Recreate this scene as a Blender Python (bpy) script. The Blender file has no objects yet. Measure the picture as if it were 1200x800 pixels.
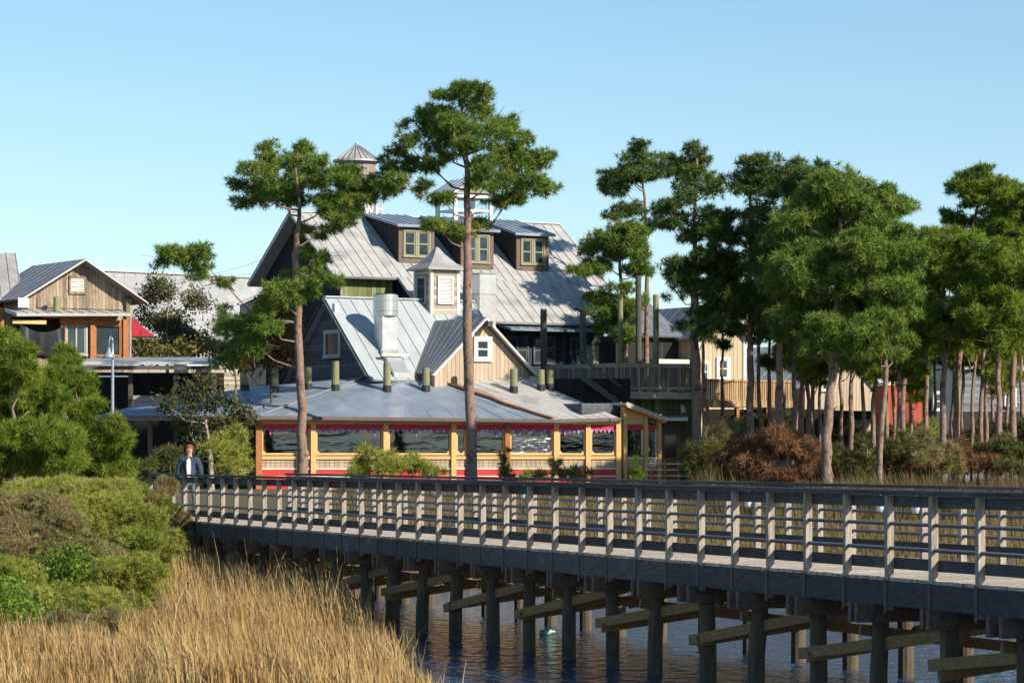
import bpy, math, random
import numpy as np
from mathutils import Vector
rng = np.random.default_rng(7)
random.seed(7)
S = bpy.context.scene
C = S.collection
R = math.radians

# ------------------------------------------------------------------ camera, world, sun, exposure
F = 3600.0            # focal length in photo pixels (1200 wide)
HOR = 534.5           # horizon row in the photo
CZ = 3.2              # camera height above the water
cam = bpy.data.cameras.new('camera'); co = bpy.data.objects.new('camera', cam); C.objects.link(co)
co.location = (0, 0, CZ); co.rotation_euler = (R(90), 0, 0)
cam.sensor_width = 36; cam.lens = F / 1200 * 36; cam.shift_y = (HOR - 400) / 1200
cam.clip_start = 0.5; cam.clip_end = 4000
S.camera = co
SUN_AZ, SUN_EL = 54.0, 30.0     # azimuth to the right of straight-behind
w = bpy.data.worlds.new('World'); S.world = w; w.use_nodes = True
nt = w.node_tree; nt.nodes.clear()
out = nt.nodes.new('ShaderNodeOutputWorld'); bg = nt.nodes.new('ShaderNodeBackground')
sky = nt.nodes.new('ShaderNodeTexSky'); sky.sky_type = 'NISHITA'; sky.sun_disc = False
sky.sun_elevation = R(SUN_EL); sky.sun_rotation = R(180 - SUN_AZ)
sky.altitude = 0; sky.air_density = 0.9; sky.dust_density = 0.0; sky.ozone_density = 3.6
hs = nt.nodes.new('ShaderNodeHueSaturation'); hs.inputs['Saturation'].default_value = 1.0; hs.inputs['Hue'].default_value = 0.489
nt.links.new(sky.outputs[0], hs.inputs['Color']); nt.links.new(hs.outputs[0], bg.inputs[0])
bg.inputs[1].default_value = 0.105
nt.links.new(bg.outputs[0], out.inputs[0])
sl = bpy.data.lights.new('sun', 'SUN'); so = bpy.data.objects.new('sun', sl); C.objects.link(so)
sl.energy = 5.0; sl.angle = R(0.5); sl.color = (1.0, 0.88, 0.72)
sd = Vector((math.sin(R(SUN_AZ)) * math.cos(R(SUN_EL)), -math.cos(R(SUN_AZ)) * math.cos(R(SUN_EL)), math.sin(R(SUN_EL))))
so.rotation_euler = sd.to_track_quat('Z', 'Y').to_euler(); so.location = (60, -40, 60)
S.view_settings.view_transform = 'Standard'; S.view_settings.look = 'None'
S.view_settings.exposure = 0.47; S.view_settings.gamma = 1.0

# ------------------------------------------------------------------ materials
def mat(name, col, rough=0.8, var=0.25, scale=3.0, stretch=(1, 1, 1), metal=0.0, bump=0.0, col2=None, boards=None, bvar=(.62, 1.3),
        island=0.0, transl=0.0, spec=0.5, stain=None, courses=None):
    m = bpy.data.materials.new(name); m.use_nodes = True
    n = m.node_tree.nodes; l = m.node_tree.links; n.clear()
    o = n.new('ShaderNodeOutputMaterial'); p = n.new('ShaderNodeBsdfPrincipled')
    p.inputs['Roughness'].default_value = rough; p.inputs['Metallic'].default_value = metal
    p.inputs['Specular IOR Level'].default_value = spec
    tc = n.new('ShaderNodeTexCoord'); mp = n.new('ShaderNodeMapping'); mp.inputs['Scale'].default_value = stretch
    l.new(tc.outputs['Object'], mp.inputs[0])
    nz = n.new('ShaderNodeTexNoise'); nz.inputs['Scale'].default_value = scale; nz.inputs['Detail'].default_value = 6
    nz.inputs['Roughness'].default_value = 0.65
    l.new(mp.outputs[0], nz.inputs['Vector'])
    c2 = col2 if col2 else tuple(c * (1 - var) for c in col)
    c1 = col if col2 else tuple(min(1, c * (1 + var)) for c in col)
    rp = n.new('ShaderNodeValToRGB'); rp.color_ramp.elements[0].position = .32; rp.color_ramp.elements[1].position = .68
    rp.color_ramp.elements[0].color = (*c2, 1); rp.color_ramp.elements[1].color = (*c1, 1)
    l.new(nz.outputs['Fac'], rp.inputs[0])
    cur = rp.outputs[0]; hgt = nz.outputs['Fac']
    def mul(a, facsock, lo, hi):
        mr = n.new('ShaderNodeMapRange'); mr.inputs[3].default_value = lo; mr.inputs[4].default_value = hi
        l.new(facsock, mr.inputs[0])
        hv = n.new('ShaderNodeHueSaturation'); l.new(a, hv.inputs['Color']); l.new(mr.outputs[0], hv.inputs['Value'])
        return hv.outputs[0]
    if boards or courses:
        g = n.new('ShaderNodeNewGeometry')
        wdt = boards or courses
        if boards:
            cr = n.new('ShaderNodeVectorMath'); cr.operation = 'CROSS_PRODUCT'; cr.inputs[1].default_value = (0, 0, 1)
            l.new(g.outputs['True Normal'], cr.inputs[0])
            dt = n.new('ShaderNodeVectorMath'); dt.operation = 'DOT_PRODUCT'
            l.new(cr.outputs[0], dt.inputs[0]); l.new(tc.outputs['Object'], dt.inputs[1]); uo = dt.outputs['Value']
        else:
            sx = n.new('ShaderNodeSeparateXYZ'); l.new(tc.outputs['Object'], sx.inputs[0]); uo = sx.outputs[2]
        dv = n.new('ShaderNodeMath'); dv.operation = 'DIVIDE'; dv.inputs[1].default_value = wdt; l.new(uo, dv.inputs[0])
        fl = n.new('ShaderNodeMath'); fl.operation = 'FLOOR'; l.new(dv.outputs[0], fl.inputs[0])
        fr = n.new('ShaderNodeMath'); fr.operation = 'FRACT'; l.new(dv.outputs[0], fr.inputs[0])
        wn = n.new('ShaderNodeTexWhiteNoise'); wn.noise_dimensions = '1D'; l.new(fl.outputs[0], wn.inputs['W'])
        cur = mul(cur, wn.outputs['Value'], *bvar)
        lt = n.new('ShaderNodeMath'); lt.operation = 'GREATER_THAN'; lt.inputs[1].default_value = .12; l.new(fr.outputs[0], lt.inputs[0])
        cur = mul(cur, lt.outputs[0], .45, 1.0)
        ad = n.new('ShaderNodeMath'); ad.operation = 'MULTIPLY_ADD'; ad.inputs[1].default_value = .3
        l.new(hgt, ad.inputs[0]); l.new(lt.outputs[0], ad.inputs[2]); hgt = ad.outputs[0]
    if stain:
        n2 = n.new('ShaderNodeTexNoise'); n2.inputs['Scale'].default_value = stain[1]; n2.inputs['Detail'].default_value = 5
        l.new(tc.outputs['Object'], n2.inputs['Vector'])
        mr = n.new('ShaderNodeMapRange'); mr.inputs[1].default_value = stain[2]; mr.inputs[2].default_value = stain[2] + .12
        l.new(n2.outputs['Fac'], mr.inputs[0])
        mx = n.new('ShaderNodeMix'); mx.data_type = 'RGBA'; l.new(mr.outputs[0], mx.inputs[0]); l.new(cur, mx.inputs[6]); mx.inputs[7].default_value = (*stain[0], 1)
        cur = mx.outputs[2]
    if island:
        g = n.new('ShaderNodeNewGeometry'); cur = mul(cur, g.outputs['Random Per Island'], 1 - island, 1 + island)
    l.new(cur, p.inputs['Base Color'])
    if bump:
        b = n.new('ShaderNodeBump'); b.inputs['Strength'].default_value = bump; b.inputs['Distance'].default_value = .03
        l.new(hgt, b.inputs['Height']); l.new(b.outputs[0], p.inputs['Normal'])
    if transl:
        t = n.new('ShaderNodeBsdfTranslucent'); l.new(cur, t.inputs[0])
        ms = n.new('ShaderNodeMixShader'); ms.inputs[0].default_value = transl
        l.new(p.outputs[0], ms.inputs[1]); l.new(t.outputs[0], ms.inputs[2]); l.new(ms.outputs[0], o.inputs[0])
    else:
        l.new(p.outputs[0], o.inputs[0])
    return m

def leafmat(name, cols, transl=.3, rough=.6, patch=.35):
    """foliage: colour picked per leaf, with larger patches of another tone"""
    m = bpy.data.materials.new(name); m.use_nodes = True
    n = m.node_tree.nodes; l = m.node_tree.links; n.clear()
    o = n.new('ShaderNodeOutputMaterial'); p = n.new('ShaderNodeBsdfPrincipled'); p.inputs['Roughness'].default_value = rough
    p.inputs['Specular IOR Level'].default_value = .25
    g = n.new('ShaderNodeNewGeometry'); tc = n.new('ShaderNodeTexCoord')
    nz = n.new('ShaderNodeTexNoise'); nz.inputs['Scale'].default_value = 1.1; nz.inputs['Detail'].default_value = 3
    l.new(tc.outputs['Object'], nz.inputs['Vector'])
    mr = n.new('ShaderNodeMapRange'); mr.inputs[1].default_value = .3; mr.inputs[2].default_value = .7; mr.inputs[3].default_value = 0; mr.inputs[4].default_value = 1
    l.new(nz.outputs['Fac'], mr.inputs[0])
    mi = n.new('ShaderNodeMix'); mi.inputs[0].default_value = patch * 1.3
    l.new(g.outputs['Random Per Island'], mi.inputs[2]); l.new(mr.outputs[0], mi.inputs[3])
    rp = n.new('ShaderNodeValToRGB')
    el = rp.color_ramp.elements
    while len(el) < len(cols): el.new(.5)
    for i, c in enumerate(cols):
        el[i].position = .12 + .76 * i / (len(cols) - 1); el[i].color = (*c, 1)
    l.new(mi.outputs[0], rp.inputs[0]); l.new(rp.outputs[0], p.inputs['Base Color'])
    t = n.new('ShaderNodeBsdfTranslucent'); l.new(rp.outputs[0], t.inputs[0])
    ms = n.new('ShaderNodeMixShader'); ms.inputs[0].default_value = transl
    l.new(p.outputs[0], ms.inputs[1]); l.new(t.outputs[0], ms.inputs[2]); l.new(ms.outputs[0], o.inputs[0])
    return m

M = {}
M['rail'] = mat('weathered_rail_timber', (.315, .275, .23), .85, .42, 3.0, (9, 9, .9), bump=.35, island=.25)
M['deck'] = mat('weathered_deck_timber', (.40, .35, .295), .85, .35, 2.5, (7, 7, 7), bump=.2, island=.25)
M['fascia'] = mat('shaded_fascia_timber', (.056, .056, .062), .85, .45, 2.2, (2, 2, 14), bump=.4, island=.4, stain=((.10, .098, .095), 2.2, .6))  # weathered grey timber, darkened so its shade is in the base colour
M['pipe'] = mat('grey_rail_pipe', (.10, .11, .14), .55, .2, 5)
M['pile'] = mat('treated_pile', (.095, .075, .05), .9, .35, 2.5, (6, 6, .8), bump=.4, stain=((.05, .045, .035), 1.6, .6))
M['brace'] = mat('treated_brace', (.22, .14, .06), .85, .3, 2.5, (4, 4, 9), bump=.3, island=.2)
M['cap'] = mat('brown_cap_timber', (.13, .09, .065), .9, .4, 3, (4, 4, 4), bump=.3, island=.2)
M['roof'] = mat('galvanised_roof', (.49, .495, .49), .5, .12, 1.8, (1.4, 1.4, .2), metal=.2, bump=.03, stain=((.365, .36, .35), .7, .56))
M['roofblue'] = mat('sky_tinted_roof_sheet', (.21, .27, .35), .5, .16, .8, (1, 1, .4), metal=.15, stain=((.31, .36, .41), .5, .52))  # blue of the reflected sky is put into the sheet colour
M['roofslate'] = mat('shade_toned_roof_sheet', (.19, .205, .235), .5, .2, 1.0, (1, 1, .4), metal=.2)  # darker grey carries the shadow side of the left-facing slopes
M['roofpale'] = mat('pale_blue_grey_roof', (.43, .48, .51), .5, .12, 1.0, (1, 1, .3), metal=.15, stain=((.40, .43, .45), .6, .56))
M['roofold'] = mat('old_grey_roof', (.36, .36, .36), .55, .2, 1.2, (1, 1, .3), metal=.2)
M['galv'] = mat('bright_galvanised_sheet', (.62, .64, .65), .33, .12, 2.5, metal=.6)
M['white'] = mat('white_paint', (.78, .77, .73), .6, .06, 3)
M['trim'] = mat('pale_trim', (.70, .66, .58), .7, .08, 4)
M['beige'] = mat('beige_board_siding', (.46, .375, .275), .85, .12, 4, (4, 4, .5), boards=.24, bvar=(.85, 1.1), bump=.2)
M['cream'] = mat('cream_board_siding', (.50, .42, .28), .85, .1, 4, (4, 4, .5), boards=.3, bvar=(.9, 1.06), bump=.15)
M['lap'] = mat('pale_lap_siding', (.43, .38, .31), .85, .1, 4, courses=.16, bump=.2)
M['oldwood'] = mat('old_board_siding', (.31, .245, .18), .9, .3, 4, (4, 4, .4), boards=.19, bump=.3, stain=((.16, .12, .085), 1.4, .6))
M['darkwall'] = mat('shade_darkened_siding', (.02, .019, .022), .9, .3, 3, (3, 3, .5), boards=.22, bump=.2)  # brown boards taken near black; the unlit look is in the colour
M['slatewall'] = mat('slate_blue_siding', (.10, .11, .13), .9, .2, 3, courses=.17, bump=.2)
M['slateblue'] = mat('grey_blue_siding', (.15, .175, .20), .85, .15, 3, courses=.2)
M['teal'] = mat('dark_teal_siding', (.024, .042, .052), .85, .2, 3, boards=.3)
M['green'] = mat('green_board_siding', (.18, .205, .075), .8, .18, 4, (4, 4, .6), boards=.28, bump=.15)
M['brownframe'] = mat('brown_window_trim', (.15, .105, .085), .75, .15, 5)
M['sash'] = mat('sage_window_sash', (.26, .265, .18), .7, .1, 5)
M['glass'] = mat('dark_window_glass', (.035, .05, .06), .08, .3, 2, bump=.05)
M['yellow'] = mat('yellow_pine_timber', (.70, .43, .175), .75, .14, 4, (3, 3, 3), island=.12, bump=.1)
M['red'] = mat('red_painted_panel', (.55, .03, .025), .55, .15, 4)
M['redcloth'] = mat('red_cloth', (.62, .03, .06), .7, .1, 6)
M['maroon'] = mat('maroon_awning_cloth', (.33, .015, .035), .8, .12, 5)
M['pinkcloth'] = mat('pink_bunting', (.65, .10, .30), .8, .1, 6)
M['bluecloth'] = mat('blue_bunting', (.25, .28, .65), .8, .1, 6)
M['redwall'] = mat('brick_red_siding', (.34, .07, .035), .85, .15, 4, boards=.3)
M['orange'] = mat('orange_brown_timber', (.38, .15, .05), .8, .2, 5)
M['greenpile'] = mat('green_treated_pole', (.225, .235, .125), .9, .25, 3, (5, 5, .7), bump=.3)
M['darkpole'] = mat('dark_weathered_pole', (.085, .085, .07), .9, .3, 3, (5, 5, .7), bump=.3)
M['flash'] = mat('black_flashing', (.02, .02, .02), .6, .2, 4)
M['straw'] = mat('pine_straw', (.24, .10, .045), .95, .5, 12, bump=.4)
M['greywood'] = mat('grey_deck_boards', (.24, .21, .18), .9, .3, 3, (4, 4, .5), boards=.16, bump=.3)
M['tanwood'] = mat('tan_balcony_boards', (.38, .25, .13), .9, .25, 3, (4, 4, .5), boards=.16, bump=.3)
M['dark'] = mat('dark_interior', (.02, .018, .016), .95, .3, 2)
M['staves'] = mat('silver_wood_staves', (.33, .29, .26), .9, .25, 3, (4, 4, .4), boards=.28, bump=.35)
M['bark'] = mat('pine_bark', (.24, .165, .13), .95, .45, 5, (3, 3, 1), bump=.8, stain=((.09, .06, .05), 3.0, .55))
M['barkdark'] = mat('dark_bark', (.09, .065, .055), .95, .4, 5, (3, 3, 1), bump=.6)
M['barkpale'] = mat('pale_oak_bark', (.36, .30, .24), .95, .3, 5, bump=.5)
M['ndl'] = leafmat('pine_needles', [(0.039, 0.087, 0.022), (0.112, 0.204, 0.035), (0.2, 0.291, 0.045), (0.306, 0.307, 0.07)], .25)
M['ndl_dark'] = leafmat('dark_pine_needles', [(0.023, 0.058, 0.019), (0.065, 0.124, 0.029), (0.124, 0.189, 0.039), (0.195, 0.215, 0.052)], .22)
M['ndl_yel'] = leafmat('yellow_pine_needles', [(0.08, 0.11, 0.015), (0.16, 0.18, 0.028), (0.25, 0.24, 0.04), (0.32, 0.22, 0.05)], .3)
M['ndl_young'] = leafmat('young_pine_needles', [(0.053, 0.103, 0.014), (0.13, 0.206, 0.022), (0.224, 0.302, 0.034), (0.319, 0.35, 0.055)], .3)
M['oakleaf'] = leafmat('oak_leaves', [(0.022, 0.036, 0.012), (0.048, 0.066, 0.018), (0.102, 0.102, 0.036), (0.156, 0.132, 0.06)], .2)
M['greyleaf'] = leafmat('grey_green_leaves', [(0.05, 0.065, 0.03), (0.11, 0.13, 0.06), (0.18, 0.19, 0.09), (0.26, 0.24, 0.14)], .25)
M['vine'] = leafmat('russet_vine_leaves', [(.06, .035, .012), (.12, .06, .018), (.11, .09, .025), (.19, .10, .03)], .25)
M['myrtle'] = leafmat('myrtle_leaves', [(0.129, 0.183, 0.029), (0.286, 0.342, 0.058), (0.443, 0.466, 0.098), (0.572, 0.495, 0.195)], .42)
M['myrtle_b'] = leafmat('brownish_myrtle_leaves', [(0.168, 0.144, 0.066), (0.3, 0.24, 0.108), (0.384, 0.336, 0.132), (0.456, 0.36, 0.24)], .42)
M['brightleaf'] = leafmat('bright_green_leaves', [(0.048, 0.108, 0.012), (0.108, 0.196, 0.02), (0.167, 0.264, 0.029), (0.235, 0.313, 0.059)], .35)
M['redbrush'] = leafmat('red_brown_brush', [(0.088, 0.052, 0.03), (0.193, 0.094, 0.051), (0.298, 0.142, 0.075), (0.281, 0.207, 0.085)], .2)
M['scrub'] = leafmat('green_scrub', [(0.042, 0.063, 0.017), (0.084, 0.112, 0.028), (0.168, 0.168, 0.049), (0.28, 0.21, 0.084)], .25)
M['grass'] = leafmat('golden_marsh_grass', [(.16, .10, .036), (.34, .22, .078), (.47, .315, .125), (.56, .40, .19), (.28, .245, .08)], .3, patch=.45)
M['fargrass'] = leafmat('brown_green_marsh_grass', [(.10, .065, .025), (.19, .125, .045), (.20, .15, .05), (.15, .15, .04)], .3, patch=.6)
M['stalk'] = leafmat('pale_dry_stalks', [(.38, .27, .13), (.55, .42, .22), (.62, .50, .30)], .3)
M['reed'] = leafmat('brown_green_reeds', [(.06, .055, .02), (.13, .09, .035), (.19, .13, .055), (.11, .13, .04), (.22, .17, .09)], .3, patch=.6)
M['woods'] = leafmat('far_woods_leaves', [(.02, .035, .015), (.04, .06, .02), (.07, .085, .03)], .2)
M['soil'] = mat('marsh_soil', (.115, .085, .05), .95, .35, .6, bump=.4, col2=(.07, .07, .03))
M['skin'] = mat('skin', (.50, .30, .22), .6, .05, 8)
M['denim'] = mat('denim_jacket_cloth', (.032, .048, .09), .85, .2, 20)
M['shirt'] = mat('white_shirt_cloth', (.75, .74, .72), .85, .05, 12)
M['jean'] = mat('faded_green_trousers', (.16, .20, .18), .85, .15, 16)
M['hair'] = mat('auburn_hair', (.20, .055, .03), .7, .3, 30)
M['lampglass'] = mat('frosted_lamp_glass', (.62, .66, .70), .25, .1, 8)
M['lampmetal'] = mat('grey_blue_lamp_metal', (.32, .38, .44), .4, .1, 6, metal=.3)
M['black'] = mat('black_paint', (.015, .015, .018), .5, .2, 5)
M['tankard'] = mat('turquoise_plastic', (.30, .62, .58), .4, .1, 8)

def special_vinyl(name, a, tint, bumpk, seed, stretch):
    m = bpy.data.materials.new(name); m.use_nodes = True
    n = m.node_tree.nodes; l = m.node_tree.links; n.clear()
    o = n.new('ShaderNodeOutputMaterial')
    g = n.new('ShaderNodeBsdfGlossy'); g.inputs['Roughness'].default_value = .06; g.inputs[0].default_value = (.8, .82, .85, 1)
    t = n.new('ShaderNodeBsdfTransparent'); t.inputs[0].default_value = (*tint, 1)
    ms = n.new('ShaderNodeMixShader'); ms.inputs[0].default_value = a
    tc = n.new('ShaderNodeTexCoord'); mp = n.new('ShaderNodeMapping'); mp.inputs['Scale'].default_value = stretch; mp.inputs['Location'].default_value = (seed, seed, seed)
    l.new(tc.outputs['Object'], mp.inputs[0])
    nz = n.new('ShaderNodeTexNoise'); nz.inputs['Scale'].default_value = 1.3; nz.inputs['Detail'].default_value = 3; nz.inputs['Distortion'].default_value = 1.2
    l.new(mp.outputs[0], nz.inputs['Vector'])
    b = n.new('ShaderNodeBump'); b.inputs['Strength'].default_value = bumpk; b.inputs['Distance'].default_value = .25
    l.new(nz.outputs['Fac'], b.inputs['Height']); l.new(b.outputs[0], g.inputs['Normal'])
    l.new(t.outputs[0], ms.inputs[1]); l.new(g.outputs[0], ms.inputs[2]); l.new(ms.outputs[0], o.inputs[0])
    return m
M['vinyl'] = special_vinyl('clear_vinyl_curtain', .11, (.4, .4, .4), .10, 3.0, (.25, .25, 1.4))
M['vinyl_bright'] = special_vinyl('rippled_bright_vinyl', .55, (.5, .5, .5), 1.0, 9.0, (1.2, 1.2, 3.0))
M['vinyl_black'] = mat('black_plastic_sheet', (.02, .021, .026), .32, .3, 3)

def water_mat():
    m = bpy.data.materials.new('rippled_water'); m.use_nodes = True
    n = m.node_tree.nodes; l = m.node_tree.links; p = n['Principled BSDF']
    p.inputs['Base Color'].default_value = (.014, .045, .12, 1); p.inputs['Roughness'].default_value = .09
    p.inputs['IOR'].default_value = 1.333
    tc = n.new('ShaderNodeTexCoord'); mp = n.new('ShaderNodeMapping'); mp.inputs['Scale'].default_value = (2.2, 1.1, 1)
    l.new(tc.outputs['Object'], mp.inputs[0])
    nz = n.new('ShaderNodeTexNoise'); nz.inputs['Scale'].default_value = 1.6; nz.inputs['Detail'].default_value = 4; l.new(mp.outputs[0], nz.inputs['Vector'])
    b = n.new('ShaderNodeBump'); b.inputs['Strength'].default_value = .9; b.inputs['Distance'].default_value = .16
    l.new(nz.outputs['Fac'], b.inputs['Height']); l.new(b.outputs[0], p.inputs['Normal'])
    return m
M['water'] = water_mat()

# ------------------------------------------------------------------ geometry helpers
def P(px, py, Z):       # a photo pixel taken at distance Z gives a world point
    return np.array([(px - 600) / F * Z, Z, CZ + (HOR - py) / F * Z])
def unit(v):
    v = np.asarray(v, float); return v / (np.linalg.norm(v) + 1e-12)
UP = np.array([0, 0, 1.0])

class MB:
    def __init__(s): s.v = []; s.f = []; s.n = 0
    def add(s, vs, fs):
        vs = [tuple(map(float, v)) for v in vs]
        s.v += vs; s.f += [tuple(i + s.n for i in f) for f in fs]; s.n += len(vs)
    def box(s, c, ax, ay, az, sx, sy, sz):
        c = np.asarray(c, float); ax = unit(ax) * sx / 2; ay = unit(ay) * sy / 2; az = unit(az) * sz / 2
        vs = [c + i * ax + j * ay + k * az for k in (-1, 1) for j in (-1, 1) for i in (-1, 1)]
        fs = [(0, 2, 3, 1), (4, 5, 7, 6), (0, 1, 5, 4), (2, 6, 7, 3), (0, 4, 6, 2), (1, 3, 7, 5)]
        if np.dot(np.cross(ax, ay), az) < 0: fs = [f[::-1] for f in fs]
        s.add(vs, fs); return s
    def beam(s, a, b, wd, ht, up=UP):
        a = np.asarray(a, float); b = np.asarray(b, float); d = b - a; L = np.linalg.norm(d); d = d / L
        side = np.cross(d, up)
        if np.linalg.norm(side) < 1e-6: side = np.array([1., 0, 0])
        side = unit(side); u2 = np.cross(side, d)
        return s.box((a + b) / 2, d, side, u2, L, wd, ht)
    def tube(s, pts, rad, seg=8, cap=True, jitter=0):
        pts = [np.asarray(p, float) for p in pts]
        if np.isscalar(rad): rad = [rad] * len(pts)
        rings = []; ref = None
        for i, p in enumerate(pts):
            d = unit(pts[min(i + 1, len(pts) - 1)] - pts[max(i - 1, 0)])
            if ref is None: ref = np.array([1., 0, 0]) if abs(d[0]) < .8 else np.array([0, 1., 0])
            a = unit(ref - d * np.dot(ref, d)); b = np.cross(d, a); ref = a
            rings.append([p + rad[i] * (1 + (jitter * (rng.random() - .5))) * (math.cos(t) * a + math.sin(t) * b) for t in np.linspace(0, 2 * math.pi, seg, endpoint=False)])
        vs = [q for r in rings for q in r]; fs = []
        for i in range(len(rings) - 1):
            for j in range(seg):
                k = (j + 1) % seg
                fs.append((i * seg + j, i * seg + k, (i + 1) * seg + k, (i + 1) * seg + j))
        if cap:
            fs.append(tuple(range(seg))[::-1]); fs.append(tuple((len(rings) - 1) * seg + j for j in range(seg)))
        s.add(vs, fs); return s
    def prism(s, poly, ext):
        poly = [np.asarray(p, float) for p in poly]; ext = np.asarray(ext, float); n = len(poly)
        nrm = sum((np.cross(poly[i], poly[(i + 1) % n]) for i in range(n)), np.zeros(3))
        if np.dot(nrm, ext) > 0: poly = poly[::-1]
        vs = poly + [p + ext for p in poly]
        fs = [tuple(range(n)), tuple(range(2 * n - 1, n - 1, -1))]
        for i in range(n):
            j = (i + 1) % n; fs.append((j, i, n + i, n + j))
        s.add(vs, fs); return s
    def build(s, name, m, parent=None, org=(0, 0, 0), smooth=False):
        me = bpy.data.meshes.new(name)
        o3 = np.asarray(org, float)
        me.from_pydata([tuple(np.asarray(v) - o3) for v in s.v], [], s.f); me.update()
        if m: me.materials.append(m)
        if smooth: me.polygons.foreach_set('use_smooth', [True] * len(me.polygons))
        o = bpy.data.objects.new(name, me); C.objects.link(o)
        if parent: o.parent = parent
        else: o.location = tuple(o3)
        return o

def tri_mesh(name, V, T, m, parent=None, org=(0, 0, 0)):
    me = bpy.data.meshes.new(name); V = np.asarray(V, np.float32) - np.asarray(org, np.float32)
    me.vertices.add(len(V)); me.vertices.foreach_set('co', V.ravel())
    k = T.shape[1]
    me.loops.add(T.size); me.loops.foreach_set('vertex_index', T.astype(np.int32).ravel())
    me.polygons.add(len(T)); me.polygons.foreach_set('loop_start', np.arange(0, T.size, k, dtype=np.int32))
    me.polygons.foreach_set('loop_total', np.full(len(T), k, np.int32)); me.update(calc_edges=True); me.validate()
    me.materials.append(m)
    o = bpy.data.objects.new(name, me); C.objects.link(o)
    if parent: o.parent = parent
    else: o.location = tuple(org)
    return o

class Thing:
    def __init__(s, name, label, cat, org, group=None):
        s.org = np.asarray(org, float)
        s.o = bpy.data.objects.new(name, None); C.objects.link(s.o); s.o.location = tuple(s.org); s.o.empty_display_size = .3
        s.o['label'] = label; s.o['category'] = cat
        if group: s.o['group'] = group
    def part(s, name, mb, m, parent=None, label=None, smooth=False):
        o = mb.build(name, m, parent or s.o, s.org, smooth)
        if label: o['label'] = label
        return o
    def tris(s, name, V, T, m, parent=None, label=None):
        o = tri_mesh(name, V, T, m, parent or s.o, s.org)
        if label: o['label'] = label
        return o
def struct(o, kind='structure'):
    o['kind'] = kind; return o
def solo(o, label, cat, group=None):
    o['label'] = label; o['category'] = cat
    if group: o['group'] = group
    return o

def roof_slab(mb, el, er, rr, rl, th=.1, rib=.6, ribw=.05, ribh=.05, over=0):
    """pitched sheet roof between eave (el, er) and ridge (rl, rr) with standing seams"""
    el, er, rr, rl = [np.asarray(p, float) for p in (el, er, rr, rl)]
    n = unit(np.cross(er - el, rl - el))
    if n[2] < 0: n = -n
    mb.prism([el, er, rr, rl], -n * th)
    k = max(1, int(round(max(np.linalg.norm(er - el), np.linalg.norm(rr - rl)) / rib)))
    for i in range(k + 1):
        a = el + (er - el) * i / k; b = rl + (rr - rl) * i / k
        if np.linalg.norm(b - a) > .3:
            a = a + (b - a) * .004; b = b + (a - b) * .004
            mb.beam(a + n * (ribh / 2 - .01), b + n * (ribh / 2 - .01), ribw, ribh, n)

def window(th, c, tv, nv, w, h, fm, nx=2, ny=2, ft=.1, sash=None, parent=None, gm=None):
    tv = unit(tv); nv = unit(nv); c = np.asarray(c, float)
    f = MB()
    f.box(c + UP * (h / 2 - ft / 2) + nv * .05, tv, nv, UP, w, .14, ft)
    f.box(c - UP * (h / 2 - ft / 2) + nv * .06, tv, nv, UP, w + .06, .16, ft)
    for sg in (-1, 1): f.box(c + sg * tv * (w / 2 - ft / 2) + nv * .045, tv, nv, UP, ft, .13, h - 2 * ft)
    fo = th.part('window', f, fm, parent)
    p = MB(); p.box(c + nv * .02, tv, nv, UP, w - 2 * ft, .03, h - 2 * ft); th.part('pane', p, gm or M['glass'], fo)
    if nx > 1 or ny > 1 or sash:
        b = MB(); iw = w - 2 * ft; ih = h - 2 * ft; t = .07
        for i in range(1, nx): b.box(c + tv * (-iw / 2 + iw * i / nx) + nv * .06, tv, nv, UP, t * 1.3, .05, ih)
        for i in range(1, ny): b.box(c + UP * (-ih / 2 + ih * i / ny) + nv * .055, tv, nv, UP, iw, .04, t)
        for sg in (-1, 1):
            b.box(c + UP * sg * (ih / 2 - t / 2) + nv * .052, tv, nv, UP, iw, .03, t)
            b.box(c + tv * sg * (iw / 2 - t / 2) + nv * .049, tv, nv, UP, t, .03, ih - 2 * t)
        th.part('sash', b, sash or fm, fo)
    return fo

def louvre(th, c, tv, nv, w, h, fm, sm, n=8, parent=None):
    tv = unit(tv); nv = unit(nv); c = np.asarray(c, float); ft = .09
    f = MB()
    for sg in (-1, 1):
        f.box(c + UP * sg * (h / 2 - ft / 2) + nv * .04, tv, nv, UP, w, .12, ft)
        f.box(c + tv * sg * (w / 2 - ft / 2) + nv * .037, tv, nv, UP, ft, .11, h - 2 * ft)
    fo = th.part('louvre_vent', f, fm, parent)
    s = MB(); ih = h - 2 * ft
    for i in range(n):
        z = -ih / 2 + ih * (i + .5) / n
        s.box(c + UP * z + nv * .03, tv, unit(nv + UP * -.6), unit(UP + nv * .6), w - 2 * ft, .09, .025)
    s.box(c + nv * .005, tv, nv, UP, w - 2 * ft, .01, ih)
    th.part('slats', s, sm, fo)

def needles(cent, axis, n, ln, wd, spread=.75, droop=0.0):
    """tufts of thin triangular needles round each centre"""
    cent = np.asarray(cent); axis = np.asarray(axis); k = len(cent)
    r = rng.normal(size=(k, n, 3)); r /= np.linalg.norm(r, axis=2, keepdims=True)
    d = axis[:, None, :] * (1 - spread) + r * spread; d[..., 2] -= droop; d /= np.linalg.norm(d, axis=2, keepdims=True)
    L = ln * (0.6 + .6 * rng.random((k, n, 1)))
    side = np.cross(d, rng.normal(size=(k, n, 3))); side /= np.linalg.norm(side, axis=2, keepdims=True)
    base = cent[:, None, :] + d * L * .12
    wv = side * wd / 2 * (0.7 + .6 * rng.random((k, n, 1)))
    V = np.stack([base - wv, base + wv, base + d * L], axis=2).reshape(-1, 3)
    T = np.arange(len(V)).reshape(-1, 3)
    return V, T

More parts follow.
